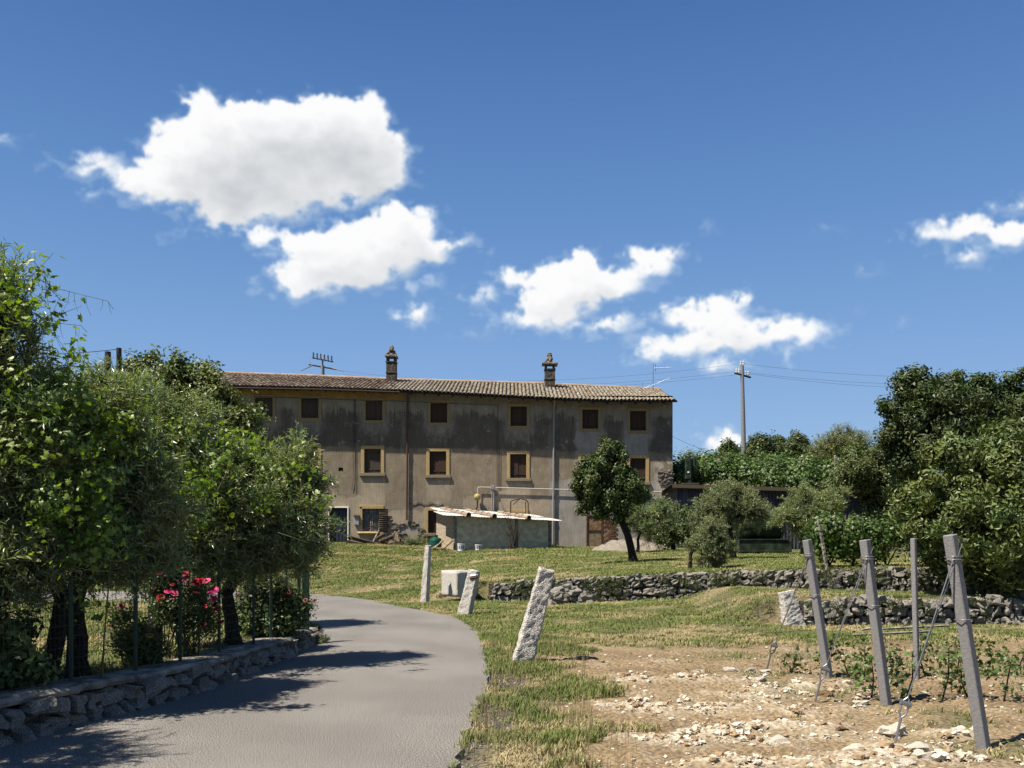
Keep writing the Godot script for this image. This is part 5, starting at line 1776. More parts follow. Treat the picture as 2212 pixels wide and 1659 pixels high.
func vine_leaf(b: MB, o: Vector3, dir: Vector3, nn: Vector3, size: float) -> void:
	var side := dir.cross(nn).normalized()
	var pts := []
	for q in [[0.0, -0.05], [0.42, -0.22], [0.36, 0.08], [0.60, 0.30], [0.30, 0.38], [0.24, 0.72], [0.0, 0.95], [-0.24, 0.72], [-0.30, 0.38], [-0.60, 0.30], [-0.36, 0.08], [-0.42, -0.22]]:
		pts.append(o + (side * q[0] + dir * (q[1] + 0.25)) * size + nn * size * (0.10 - 0.42 * (q[0] * q[0] + 0.35 * q[1] * q[1])))
	var c := o + dir * 0.42 * size + nn * size * 0.10
	for i in pts.size(): b.tri(c, pts[(i + 1) % pts.size()], pts[i])

func spray(kind: String, seed_: int) -> ArrayMesh:
	var r := rng(seed_)
	var b := MB.new()
	var n := 16
	var length := 0.30
	match kind:
		"broad": n = 11
		"round": n = 11
		"vine": n = 6
		"fine": n = 20
		"rose": n = 12
	if kind == "vine": length = 0.42
	var p := Vector3.ZERO
	var dir := Vector3.UP
	var pts := [p]
	for i in n:
		var t := float(i) / n
		dir = (dir + Vector3(r.randfn() * 0.10, 0, r.randfn() * 0.10)).normalized()
		p += dir * length / n
		pts.append(p)
		var an := i * 2.4 + r.randf() * 0.6
		if kind == "olive": an = (i % 2) * PI + float(i / 2) * 1.2 + r.randf() * 0.5
		var out := Vector3(cos(an), 0, sin(an))
		b.col = Color.WHITE * r.randf_range(0.78, 1.22)
		match kind:
			"olive":
				var ld := (dir * r.randf_range(0.5, 1.1) + out * 0.8).normalized()
				if r.randf() < 0.42: b.col = Color(2.1, 2.05, 2.3)   # silvery undersides turned out
				leaf(b, p, ld, (dir - ld * dir.dot(ld) + Vector3(r.randfn(), r.randfn(), r.randfn()) * 0.3).normalized(), r.randf_range(0.05, 0.075), r.randf_range(0.012, 0.016), 0.15)
			"fine":
				var ld := (dir * r.randf_range(0.4, 0.9) + out * 0.9).normalized()
				leaf(b, p, ld, (dir - ld * dir.dot(ld) + Vector3(r.randfn(), r.randfn(), r.randfn()) * 0.3).normalized(), r.randf_range(0.04, 0.07), r.randf_range(0.011, 0.016), 0.1)
			"broad":
				var ld := (dir * 0.35 + out * 0.8 + Vector3.DOWN * r.randf_range(0.2, 0.9)).normalized()
				var nn := (Vector3.UP - ld * ld.y + out * 0.3 + Vector3(r.randfn(), r.randfn(), r.randfn()) * 0.2).normalized()
				leaf(b, p + out * 0.015, ld, nn, r.randf_range(0.085, 0.13), r.randf_range(0.042, 0.058), 0.22, 0.42)
			"round":
				var ld := (dir * 0.3 + out * 0.9 + Vector3.DOWN * r.randf_range(0.0, 0.7)).normalized()
				leaf(b, p + out * 0.02, ld, (Vector3.UP - ld * ld.y + Vector3(r.randfn(), r.randfn(), r.randfn()) * 0.3).normalized(), r.randf_range(0.06, 0.085), r.randf_range(0.045, 0.06), 0.18, 0.45)
			"rose":
				var ld := (dir * 0.4 + out * 0.9).normalized()
				leaf(b, p + out * 0.02, ld, (Vector3.UP - ld * ld.y + Vector3(r.randfn(), r.randfn(), r.randfn()) * 0.3).normalized(), r.randf_range(0.04, 0.06), r.randf_range(0.028, 0.036), 0.15)
			"vine":
				var ld := (out + dir * 0.2 + Vector3.DOWN * r.randf_range(0.0, 0.7)).normalized()
				var nn := (Vector3.UP * 0.8 + out * 0.4 - ld * 0.2 + Vector3(r.randfn(), r.randfn(), r.randfn()) * 0.3)
				nn = (nn - ld * nn.dot(ld)).normalized()
				vine_leaf(b, p + out * 0.05, ld, nn, r.randf_range(0.065, 0.11) * (1.0 - 0.35 * t))
	b.col = Color(0.55, 0.45, 0.4)
	b.tube(pts, [0.004, 0.002], 3, false)
	return b.mesh(null)

var sprays := {}
func spray_of(kind: String) -> ArrayMesh:
	if not sprays.has(kind): sprays[kind] = spray(kind, 200 + sprays.size())
	return sprays[kind]

# a crown is boughs (blobs: centre, radius, squash), each bearing clumps of twigs: [centre, radius, way out, bough]
func clumps_of(blobs: Array, r: RandomNumberGenerator, o: Dictionary) -> Array:
	var out := []
	var per: int = o.get("clumps", 13)
	var lo: float = o.get("clump_lo", 0.24)
	var hi: float = o.get("clump_hi", 0.46)
	for k in blobs.size():
		var q: Array = blobs[k]
		var sq: Vector3 = q[2] if q.size() > 2 else Vector3(1, 0.9, 1)
		var n := maxi(3, int(per * clampf(q[1] / o.get("bough", 0.5), 0.4, 1.7)))
		for i in n:
			var dir := Vector3(r.randfn(), r.randfn() + 0.12, r.randfn()).normalized()
			var reach := pow(r.randf(), 0.5) * 0.9
			if r.randf() < 0.12: reach *= r.randf_range(1.05, 1.3)
			out.append([q[0] + dir * sq * reach * q[1], q[1] * r.randf_range(lo, hi), dir, k])
	return out

# o: kind, n, size, up, tint; sprays are strewn through the clumps
func crown_places(blobs: Array, n: int, r: RandomNumberGenerator, o: Dictionary, given := []) -> Array:
	var places := []
	var tints := PackedColorArray()
	var clumps := given if given else clumps_of(blobs, r, o)
	var total := 0.0
	for q in clumps: total += q[1] * q[1]
	var up: float = o.get("up", 0.35)
	var size: float = o.get("size", 1.0)
	var warm: float = o.get("warm", 0.0)
	for q in clumps:
		var m := maxi(o.get("least", 2), int(n * q[1] * q[1] / total))
		var shade := r.randf_range(0.82, 1.18)
		var turn := r.randf_range(-0.13, 0.05)
		for i in m:
			var dir := Vector3(r.randfn(), r.randfn() * 0.9, r.randfn())
			var p: Vector3 = q[0] + dir * q[1] * 0.52
			var y: Vector3 = (dir.normalized() * 0.55 + q[2] * 0.5 + Vector3.UP * up + Vector3(r.randfn(), r.randfn(), r.randfn()) * 0.30).normalized()
			var x := y.cross(Vector3(r.randfn(), r.randfn(), r.randfn())).normalized()
			var s := size * r.randf_range(0.65, 1.35)
			places.append(Transform3D(Basis(x, y, x.cross(y)).scaled(Vector3.ONE * s), p - y * 0.15 * s))
			var v := r.randf_range(0.8, 1.2) * shade
			var hue := r.randf_range(-0.06, 0.06) + turn + warm * r.randf()
			tints.append(Color(v * (1.0 + hue), v, v * (1.0 - hue)))
	return [places, tints]

func tree(called: String, label: String, category: String, group: String, trunk: Array, radii: Array, blobs: Array, o: Dictionary, seed_: int) -> Node3D:
	var r := rng(seed_)
	var base: Vector3 = trunk[0]
	var t := thing(called, label, category, base, group)
	var b := MB.new()
	var pts := []
	for i in trunk.size():
		pts.append(trunk[i])
		if i < trunk.size() - 1: pts.append(trunk[i].lerp(trunk[i + 1], 0.5) + Vector3(r.randfn(), 0, r.randfn()) * 0.025 * trunk[i].distance_to(trunk[i + 1]))
	var rr := []
	for i in pts.size():
		var f := float(i) / (pts.size() - 1) * (radii.size() - 1)
		rr.append(lerpf(radii[int(f)], radii[mini(int(f) + 1, radii.size() - 1)], f - int(f)))
	rr[0] *= 1.35
	b.tube(pts, rr, 10)
	var head: Vector3 = trunk[-1]
	var rl: float = radii[-1]
	var clumps := clumps_of(blobs, r, o)
	var mids := []
	for q in blobs:
		var c: Vector3 = q[0]
		var dir := c - head
		var mid := head + dir * 0.5 + Vector3(r.randfn(), r.randf() * 0.6, r.randfn()) * dir.length() * 0.10
		mids.append(mid)
		b.tube([head - Vector3(0, rl * 0.5, 0), mid, c], [rl * 0.75, rl * 0.5, rl * 0.22], 7)
	for q in clumps:
		var s: Vector3 = mids[q[3]].lerp(blobs[q[3]][0], r.randf_range(0.3, 1.0))
		var e: Vector3 = q[0] + q[2] * q[1] * 0.4
		b.tube([s, s.lerp(e, 0.5) + Vector3(r.randfn(), r.randfn(), r.randfn()) * 0.08 * s.distance_to(e), e], [rl * 0.2, rl * 0.13, rl * 0.05], 5)
	put(b, "trunk", o.get("bark", M.bark), t)
	var pl := crown_places(blobs, o.n, r, o, clumps)
	for i in pl[0].size(): pl[0][i].origin -= base
	tag(many("crown", spray_of(o.kind), pl[0], pl[1], o.mat, t), "", "", "", "stuff")
	return t

# blobs given on the survey sheet: px, py, depth, radius in sheet units
func sheet(a: Array) -> Array:
	var out := []
	for q in a:
		var e := [at(q[0], q[1], q[2]), q[3] * q[2] / LENS]
		if q.size() > 4: e.append(q[4])
		out.append(e)
	return out

func ground_at(px: float, d: float) -> Vector3:
	var x := (px - 1106.0) * d / LENS
	return Vector3(x, high(x, d) - 0.05, -d)

func make_left_trees() -> void:
	var ol := {"kind": "olive", "mat": M.olive, "n": 4000, "size": 1.0, "up": 0.5, "clumps": 26, "bough": 0.45, "clump_lo": 0.16, "clump_hi": 0.32}
	var g := "olive trees behind the garden fence"
	# nearest olive, at the picture's left edge
	var b0 := ground_at(100, 7.9)
	tree("olive_tree", "tallest olive tree, at the left edge, with a curved grey trunk", "tree", g, [b0, at(120, 1390, 7.9), at(135, 1290, 7.9), at(60, 1120, 7.8), at(10, 950, 7.8)], [0.085, 0.075, 0.07, 0.06],
		sheet([[-80, 640, 7.6, 115], [0, 665, 7.6, 72], [10, 590, 7.5, 45], [60, 735, 7.8, 50], [-40, 820, 7.7, 150], [60, 880, 7.8, 120], [-80, 1020, 7.6, 180], [50, 1080, 7.7, 140], [-40, 1230, 7.5, 150], [70, 1240, 7.6, 90]]), ol.merged({"n": 5200}, true), 301)
	var b1 := ground_at(170, 8.15)
	tree("olive_tree", "olive tree with a straight pale trunk, second along the garden fence", "tree", g, [b1, at(168, 1380, 8.15), at(160, 1300, 8.15), at(190, 1200, 8.3), at(215, 1050, 8.4)], [0.10, 0.09, 0.085, 0.06],
		sheet([[160, 920, 8.3, 110], [230, 880, 8.6, 90], [255, 985, 8.6, 120], [150, 1060, 8.3, 130], [290, 1090, 8.7, 120], [200, 1180, 8.3, 110], [300, 1190, 8.6, 90], [120, 850, 8.3, 70]]), ol.merged({"n": 5000}, true), 302)
	var b2 := ground_at(330, 10.4)
	tree("olive_tree", "olive tree with silvery sprays behind the red roses", "tree", g, [b2, at(335, 1320, 10.4), at(345, 1220, 10.4), at(360, 1080, 10.4)], [0.09, 0.08, 0.06],
		sheet([[330, 920, 10.5, 85], [390, 960, 10.5, 90], [330, 1010, 10.2, 100], [420, 1050, 10.4, 100], [370, 1130, 10.2, 110], [450, 1160, 10.4, 80], [290, 860, 10.5, 60], [420, 900, 10.6, 55]]), ol.merged({"n": 5000}, true), 303)
	var b3 := ground_at(505, 11.0)
	tree("olive_tree", "rounded olive tree overhanging the lane at the end of the fence", "tree", g, [b3, at(500, 1340, 11.0), at(490, 1280, 11.0), at(540, 1190, 11.0), at(570, 1120, 11.0)], [0.10, 0.085, 0.08, 0.055],
		sheet([[560, 1030, 11.0, 85], [630, 1030, 11.0, 70], [650, 1120, 11.0, 72], [585, 1120, 10.8, 100], [500, 1110, 10.8, 95], [470, 1190, 10.7, 80], [640, 1195, 10.9, 62], [560, 1215, 10.8, 75], [520, 1020, 11.0, 60], [645, 960, 11.0, 28], [690, 1040, 11.0, 26], [690, 1180, 11.0, 24]]), ol.merged({"n": 5000}, true), 304)
	var b5 := Vector3(-5.3, 0.25, -6.0)
	tree("olive_tree", "olive tree standing left of the picture whose shade falls on the near lane", "tree", g, [b5, b5 + Vector3(0.1, 0.9, 0), b5 + Vector3(0.4, 1.5, -0.1)], [0.11, 0.09, 0.07],
		[[Vector3(-4.75, 2.5, -6.1), 0.55], [Vector3(-5.3, 2.9, -5.8), 0.7], [Vector3(-4.8, 2.0, -5.5), 0.5], [Vector3(-5.4, 2.1, -6.6), 0.6], [Vector3(-4.7, 3.2, -5.4), 0.5], [Vector3(-4.5, 2.6, -5.1), 0.45], [Vector3(-5.6, 2.5, -5.0), 0.7]], ol.merged({"n": 2600}, true), 308)
	# round-leaved fruit tree behind
	var b4 := ground_at(430, 15.5)
	tree("fruit_tree", "round-leaved fruit tree rising behind the olives against the farmhouse roof", "tree", "", [b4, at(430, 1150, 15.5), at(425, 1000, 15.5), at(430, 930, 15.5)], [0.12, 0.11, 0.08],
		sheet([[430, 890, 15.5, 85], [350, 860, 15.5, 80], [495, 905, 15.5, 58], [300, 800, 15.5, 38], [395, 800, 15.5, 40], [460, 830, 15.5, 42], [480, 960, 15.3, 90], [380, 960, 15.3, 90], [270, 870, 15.5, 60], [330, 770, 15.5, 18], [435, 790, 15.5, 16]]),
		{"kind": "round", "mat": M.cherry, "n": 4200, "size": 1.0, "up": 0.3, "warm": 0.12, "clumps": 15, "bough": 0.6}, 305)
	# dark shrub at the picture's left edge
	var s0 := ground_at(20, 7.2)
	var sh := tree("garden_shrub", "dark leafy shrub behind the wall at the left edge", "shrub", "", [s0, s0 + Vector3(0, 0.4, 0)], [0.03, 0.02], sheet([[-40, 1330, 7.3, 90], [20, 1380, 7.3, 60], [10, 1440, 7.2, 60], [-60, 1420, 7.2, 90], [70, 1440, 7.3, 35]]), {"kind": "round", "mat": M.broad, "n": 1500, "size": 0.8}, 306)
	# shrubs under the far olives
	var s1 := ground_at(585, 12.2)
	tree("garden_shrub", "dark shrub between the fence posts at the end of the fence", "shrub", "", [s1, s1 + Vector3(0, 0.3, 0)], [0.03, 0.02], sheet([[570, 1300, 12.2, 55], [610, 1320, 12.4, 50], [590, 1350, 12.2, 45], [545, 1345, 12.0, 40]]), {"kind": "round", "mat": M.broad, "n": 1500, "size": 0.8}, 307)

func shoot(b: MB, pts: Array, rad: float) -> void:
	var c := Curve3D.new()
	for p in pts: c.add_point(p)
	b.tube(pts, [rad, rad * 0.35], 5)

func make_grapevines() -> void:
	var r := rng(401)
	# patches of leaves over the olives: px, py, depth, radius, leaves
	var v := thing("grapevine", "bright green grapevine rambling over the nearest olive trees", "vine", ground_at(215, 7.9))
	var b := MB.new()
	shoot(b, [ground_at(215, 7.9), at(225, 1380, 7.8), at(240, 1200, 7.8), at(180, 1000, 7.8), at(90, 800, 7.5), at(40, 660, 7.3)], 0.02)
	shoot(b, [at(40, 660, 7.3), at(75, 600, 7.2), at(130, 625, 7.2), at(190, 640, 7.2), at(232, 650, 7.2), at(245, 668, 7.2)], 0.006)
	shoot(b, [at(30, 700, 7.3), at(90, 690, 7.2), at(140, 700, 7.2), at(175, 703, 7.2), at(188, 718, 7.2)], 0.005)
	for q in [[150, 628, -14, 45], [185, 640, 12, 42], [160, 633, 8, 40], [130, 698, 6, 32], [235, 652, 6, 26], [222, 648, -5, 24], [162, 702, 5, 24]]:
		b.tube([at(q[0], q[1], 7.2), at(q[0] + q[2] * 0.2, q[1] + q[3] * 0.5, 7.2), at(q[0] + q[2], q[1] + q[3], 7.2)], [0.0022, 0.0012], 4)
	mat("vine_stem", lin(0.13, 0.13, 0.05), 0.7)
	put(b, "stem", M.vine_stem, v)
	var blobs := [[30, 590, 7.2, 26], [75, 600, 7.1, 22], [105, 622, 7.1, 14], [60, 690, 7.1, 34], [110, 695, 7.1, 20], [20, 640, 7.1, 30], [120, 860, 7.6, 70], [190, 880, 7.8, 70], [130, 960, 7.5, 80], [60, 1000, 7.2, 60], [230, 950, 8.0, 60], [200, 1060, 7.7, 70], [120, 1100, 7.4, 70], [70, 1160, 7.2, 50], [220, 1130, 7.8, 60], [170, 1220, 7.6, 45], [190, 1290, 7.7, 30], [280, 900, 8.3, 50], [310, 1010, 8.6, 40], [160, 790, 7.7, 40], [220, 1180, 7.7, 50]]
	var pl := crown_places(sheet(blobs), 330, r, {"size": 0.70, "up": 0.1, "clumps": 4, "bough": 0.25})
	for i in pl[0].size(): pl[0][i].origin -= v.position
	tag(many("leaves", spray_of("vine"), pl[0], pl[1], M.vine, v), "", "", "", "stuff")
	v = thing("grapevine", "bright green grapevine trailing over the two farther olive trees", "vine", ground_at(430, 9.8))
	b = MB.new()
	shoot(b, [ground_at(430, 9.8), at(430, 1300, 9.8), at(420, 1150, 9.8), at(480, 1040, 9.9), at(520, 960, 10.1)], 0.016)
	shoot(b, [at(600, 1150, 9.9), at(660, 1170, 9.8), at(715, 1080, 9.8), at(728, 1120, 9.8), at(745, 1118, 9.8)], 0.004)
	put(b, "stem", M.vine_stem, v)
	blobs = [[400, 1060, 9.7, 45], [500, 950, 10.0, 38], [540, 960, 10.1, 35], [470, 1000, 10.0, 30], [430, 1130, 9.6, 40], [350, 1000, 9.4, 40], [560, 1010, 10.1, 30], [600, 1080, 10.2, 22], [330, 1120, 9.4, 36], [705, 1090, 9.9, 14], [640, 1010, 10.3, 16], [470, 1090, 9.9, 24], [380, 910, 9.9, 30]]
	pl = crown_places(sheet(blobs), 140, r, {"size": 0.72, "up": 0.1, "clumps": 4, "bough": 0.2})
	for i in pl[0].size(): pl[0][i].origin -= v.position
	tag(many("leaves", spray_of("vine"), pl[0], pl[1], M.vine, v), "", "", "", "stuff")

func rose_mesh() -> ArrayMesh:
	var b := MB.new()
	var r := rng(77)
	for ring in 4:
		var n := 4 + ring
		for k in n:
			var an := TAU * k / n + ring * 0.7
			var out := Vector3(cos(an), 0, sin(an))
			var sd := Vector3(-sin(an), 0, cos(an))
			var open := 0.12 + 0.27 * ring
			var rad := 0.16 + 0.22 * ring
			b.col = Color.WHITE * (0.85 + 0.3 * r.randf())
			var a := out * 0.06
			var m := out * rad * 0.75 + Vector3(0, 0.42 - 0.05 * ring, 0)
			var w := 0.22 + 0.13 * ring
			var e := out * (rad + open * 0.35) + Vector3(0, 0.62 - 0.14 * ring, 0)
			b.quad(a - sd * 0.05, a + sd * 0.05, m + sd * w, m - sd * w)
			b.quad(m - sd * w, m + sd * w, e + sd * w * 0.7, e - sd * w * 0.7)
	return b.mesh(null)

func make_roses() -> void:
	mat("rose_stem", lin(0.06, 0.08, 0.03), 0.7)
	var flower := rose_mesh()
	var tints := {"pink": lin(0.85, 0.12, 0.28), "red": lin(0.6, 0.02, 0.05), "dark": lin(0.13, 0.006, 0.014), "magenta": lin(0.65, 0.04, 0.20), "yellow": lin(0.80, 0.52, 0.02)}
	for k in tints:
		var m := leafy("rose_" + k, tints[k], 0.55, lin(0.3, 0.03, 0.08), 0.3)
	var sets := [
		["rose_bush", "tall rose bush with pink and red blooms above the fence", ground_at(385, 9.8), 9.55, [[345, 1232, 11, "magenta"], [352, 1222, 9, "red"], [370, 1217, 10, "magenta"], [380, 1222, 8, "dark"], [326, 1228, 6, "pink"], [398, 1240, 9, "red"], [392, 1251, 9, "pink"], [404, 1250, 8, "pink"], [424, 1258, 8, "red"], [434, 1256, 9, "red"], [446, 1256, 9, "pink"], [412, 1262, 6, "red"], [365, 1278, 9, "magenta"], [379, 1281, 9, "pink"], [377, 1290, 7, "pink"], [461, 1277, 11, "magenta"], [462, 1294, 7, "magenta"], [347, 1292, 8, "red"], [372, 1263, 5, "red"], [426, 1278, 7, "dark"], [465, 1306, 6, "dark"], [468, 1316, 6, "red"], [444, 1310, 5, "red"], [332, 1270, 5, "dark"], [480, 1343, 5, "red"], [440, 1350, 6, "dark"]],
			[[370, 1250, 9.8, 50], [420, 1290, 9.8, 55], [360, 1310, 9.7, 50], [440, 1330, 9.9, 40], [400, 1340, 9.8, 45], [330, 1270, 9.7, 40]], 700],
		["rose_bush", "rose bush with dark red blooms by the far end of the fence", ground_at(600, 12.4), 12.0, [[515, 1286, 5, "dark"], [535, 1290, 5, "dark"], [572, 1272, 5, "dark"], [605, 1264, 5, "dark"], [612, 1290, 6, "dark"], [660, 1297, 5, "dark"], [680, 1298, 5, "dark"], [625, 1280, 5, "dark"]],
			[[560, 1290, 12.4, 40], [600, 1290, 12.4, 40], [540, 1300, 12.2, 35], [655, 1312, 12.6, 14], [670, 1308, 12.6, 10], [620, 1310, 12.6, 25]], 200],
		["rose_bush", "small rose bush with yellow blooms low behind the fence", ground_at(300, 9.0), 8.9, [[273, 1357, 6, "yellow"], [322, 1374, 7, "yellow"], [243, 1352, 7, "dark"], [262, 1310, 8, "dark"]],
			[[300, 1385, 9.0, 40], [330, 1400, 9.0, 30], [270, 1380, 9.0, 30], [265, 1330, 9.0, 25], [300, 1420, 9.0, 35]], 700]]
	var r := rng(501)
	for q in sets:
		var t := thing(q[0], q[1], "rose bush", q[2], "rose bushes behind the fence")
		var b := MB.new()
		for f in q[4]:
			var e := at(f[0], f[1], q[3])
			var s: Vector3 = q[2] + Vector3(r.randf_range(-0.2, 0.2), 0, r.randf_range(-0.15, 0.15))
			b.tube([s, s.lerp(e, 0.5) + Vector3(r.randfn() * 0.06, 0.05, r.randfn() * 0.06), e], [0.009, 0.006, 0.003], 5)
		put(b, "stem", M.rose_stem, t)
		var pl := crown_places(sheet(q[5]), q[6], r, {"size": 0.75, "up": 0.3, "clumps": 12, "bough": 0.2})
		for i in pl[0].size(): pl[0][i].origin -= t.position
		tag(many("leaves", spray_of("rose"), pl[0], pl[1], M.broad, t), "", "", "", "stuff")
		for f in q[4]:
			var s: float = f[2] * q[3] / LENS * 0.95
			var bs := Basis.from_euler(Vector3(r.randf_range(0.5, 1.1), r.randf_range(-0.6, 0.6), 0)).scaled(Vector3.ONE * s)
			inst(flower, "bloom", Transform3D(bs, at(f[0], f[1], q[3]) - t.position), t, M["rose_" + f[3]])

func make_right_trees() -> void:
	# leaning persimmon in front of the house
	var p := ground_at(1369, 28.0)
	tree("leaning_tree", "dark broad-leaved tree with a leaning trunk on the grass before the house", "tree", "", [p, at(1362, 1180, 28.0), at(1345, 1130, 28.0), at(1325, 1090, 28.0), at(1315, 1050, 28.0)], [0.145, 0.12, 0.115, 0.10, 0.08],
		sheet([[1318, 985, 28, 26], [1312, 956, 28, 14], [1290, 1012, 28, 34], [1345, 1005, 28, 28], [1272, 1045, 28, 36], [1325, 1050, 28, 46], [1368, 1045, 28, 22], [1352, 1030, 28, 22], [1297, 1088, 28, 32], [1362, 1075, 28, 34], [1252, 1070, 28, 15], [1258, 1102, 28, 15], [1342, 1112, 28, 20], [1388, 1068, 28, 16], [1246, 1020, 28, 13], [1312, 1112, 28, 14], [1335, 970, 28, 13], [1275, 1000, 28, 16]]),
		{"kind": "broad", "mat": M.broad, "n": 3000, "size": 1.12, "up": 0.25, "clumps": 11, "bough": 0.45, "clump_lo": 0.18, "clump_hi": 0.36}, 601)
	var ol := {"kind": "olive", "mat": M.olive, "n": 2000, "size": 1.3, "up": 0.5, "clumps": 18, "bough": 0.6, "clump_lo": 0.16, "clump_hi": 0.34}
	var g := "olive trees on the terrace"
	p = ground_at(1377, 37.0)
	tree("olive_tree", "young olive with a thin trunk beside the chalk mound", "tree", g, [p, at(1378, 1165, 37), at(1385, 1140, 37)], [0.07, 0.06, 0.05], sheet([[1385, 1110, 37, 32], [1410, 1120, 37, 34], [1360, 1130, 37, 24], [1425, 1095, 37, 26], [1400, 1140, 37, 30], [1440, 1125, 37, 24]]), ol, 602)
	p = ground_at(1585, 27.0)
	var pa := {"kind": "fine", "mat": M.willow, "n": 2500, "size": 1.2, "up": 0.35, "warm": 0.05, "clumps": 20, "bough": 0.5, "clump_lo": 0.16, "clump_hi": 0.34}
	tree("almond_tree", "wispy pale-green tree with a forked trunk before the green tank", "tree", "", [p, at(1583, 1180, 27), at(1578, 1150, 27), at(1575, 1120, 27)], [0.10, 0.09, 0.07, 0.06], sheet([[1560, 1078, 27, 44], [1600, 1085, 27, 42], [1525, 1095, 27, 32], [1630, 1105, 27, 34], [1550, 1120, 27, 34], [1600, 1128, 27, 28], [1505, 1120, 27, 22], [1580, 1058, 27, 24], [1655, 1115, 27, 20], [1530, 1142, 27, 22]]), pa, 603)
	p = ground_at(1490, 22.6)
	tree("almond_tree", "low straggly leafy tree leaning over the terrace wall", "tree", "", [p, at(1492, 1195, 22.6), at(1515, 1165, 22.6), at(1525, 1150, 22.6)], [0.05, 0.045, 0.04], sheet([[1525, 1165, 22.6, 30], [1550, 1180, 22.6, 28], [1530, 1205, 22.6, 24], [1555, 1215, 22.6, 18], [1500, 1180, 22.6, 16], [1540, 1140, 22.6, 26]]), pa.merged({"n": 1000, "bough": 0.3}, true), 604)
	p = ground_at(1735, 31.0)
	tree("olive_tree", "grey-green olive tree between the tank and the leafy vine row", "tree", g, [p, at(1733, 1170, 31), at(1738, 1145, 31), at(1745, 1120, 31)], [0.09, 0.08, 0.06], sheet([[1725, 1100, 31, 40], [1765, 1095, 31, 42], [1700, 1125, 31, 34], [1745, 1130, 31, 40], [1790, 1075, 31, 26], [1735, 1065, 31, 26], [1805, 1095, 31, 22], [1770, 1140, 31, 26], [1830, 1065, 31, 16]]), ol.merged({"n": 2600}, true), 605)
	p = ground_at(1455, 40.0)
	tree("dark_shrub", "dense dark evergreen shrub between the olive and the wispy tree", "shrub", "", [p, p + Vector3(0, 1, 0)], [0.1, 0.06], sheet([[1450, 1130, 40, 34], [1465, 1150, 40, 34], [1440, 1155, 40, 28], [1470, 1115, 40, 26], [1480, 1165, 40, 22]]), {"kind": "round", "mat": M.broad, "n": 2600, "size": 1.2}, 606)
	# cherry at the right edge
	var ch := {"kind": "broad", "mat": M.cherry, "n": 5600, "size": 1.15, "up": -0.25, "warm": 0.05, "clumps": 17, "bough": 0.75, "clump_lo": 0.18, "clump_hi": 0.36}
	p = ground_at(2140, 17.6)
	tree("cherry_tree", "large cherry tree with drooping leaves at the right edge", "tree", "", [p, at(2142, 1240, 17.6), at(2130, 1180, 17.6), at(2120, 1100, 17.6)], [0.16, 0.14, 0.12, 0.10],
		sheet([[2050, 1000, 17.5, 62], [2140, 990, 17.5, 70], [2205, 965, 17.5, 70], [1995, 1075, 17.4, 56], [2070, 1080, 17.3, 80], [2160, 1060, 17.3, 100], [2230, 1090, 17.3, 100], [2020, 1150, 17.2, 75], [2110, 1160, 17.0, 90], [2200, 1180, 17.0, 90], [1955, 1100, 17.4, 40], [2060, 1220, 17.1, 55], [2160, 1240, 17.0, 60], [2250, 1230, 17.0, 60], [2000, 1200, 17.2, 32]]), ch, 607)
	# big dark tree behind it
	p = ground_at(2090, 27.0)
	tree("big_tree", "big dark-crowned tree rising against the sky behind the cherry", "tree", "", [p, at(2090, 1150, 27), at(2085, 1020, 27), at(2080, 950, 27)], [0.26, 0.22, 0.18],
		sheet([[1985, 855, 27, 58], [2050, 862, 27, 62], [2120, 872, 27, 62], [1945, 885, 27, 36], [1915, 880, 27, 17], [1990, 920, 27, 62], [2060, 930, 27, 70], [2140, 930, 27, 70], [2190, 835, 27, 34], [2205, 812, 27, 14], [2200, 890, 27, 58], [1975, 818, 27, 22], [2065, 820, 27, 26], [2125, 828, 27, 22], [1935, 960, 27, 40], [1930, 920, 27, 24], [2240, 860, 27, 50], [1985, 990, 27, 60]]), {"kind": "broad", "mat": M.dark_crown, "n": 6600, "size": 1.4, "up": 0.0, "clumps": 16, "bough": 0.8, "clump_lo": 0.18, "clump_hi": 0.36}, 608)
	# thicket between the shed and the cherry
	p = ground_at(1870, 41.0)
	tree("thicket_tree", "bushy mid-green tree over the right end of the shed", "tree", "", [p, at(1870, 1120, 41), at(1868, 1050, 41)], [0.16, 0.13, 0.1],
		sheet([[1850, 1010, 41, 50], [1900, 990, 41, 55], [1820, 1040, 41, 34], [1890, 1050, 41, 50], [1940, 1040, 41, 55], [1880, 1090, 41, 34], [1930, 1100, 41, 40], [1790, 1045, 41, 22]]), {"kind": "round", "mat": M.broad, "n": 5200, "size": 1.6, "warm": 0.1, "clumps": 14, "bough": 1.0}, 609)
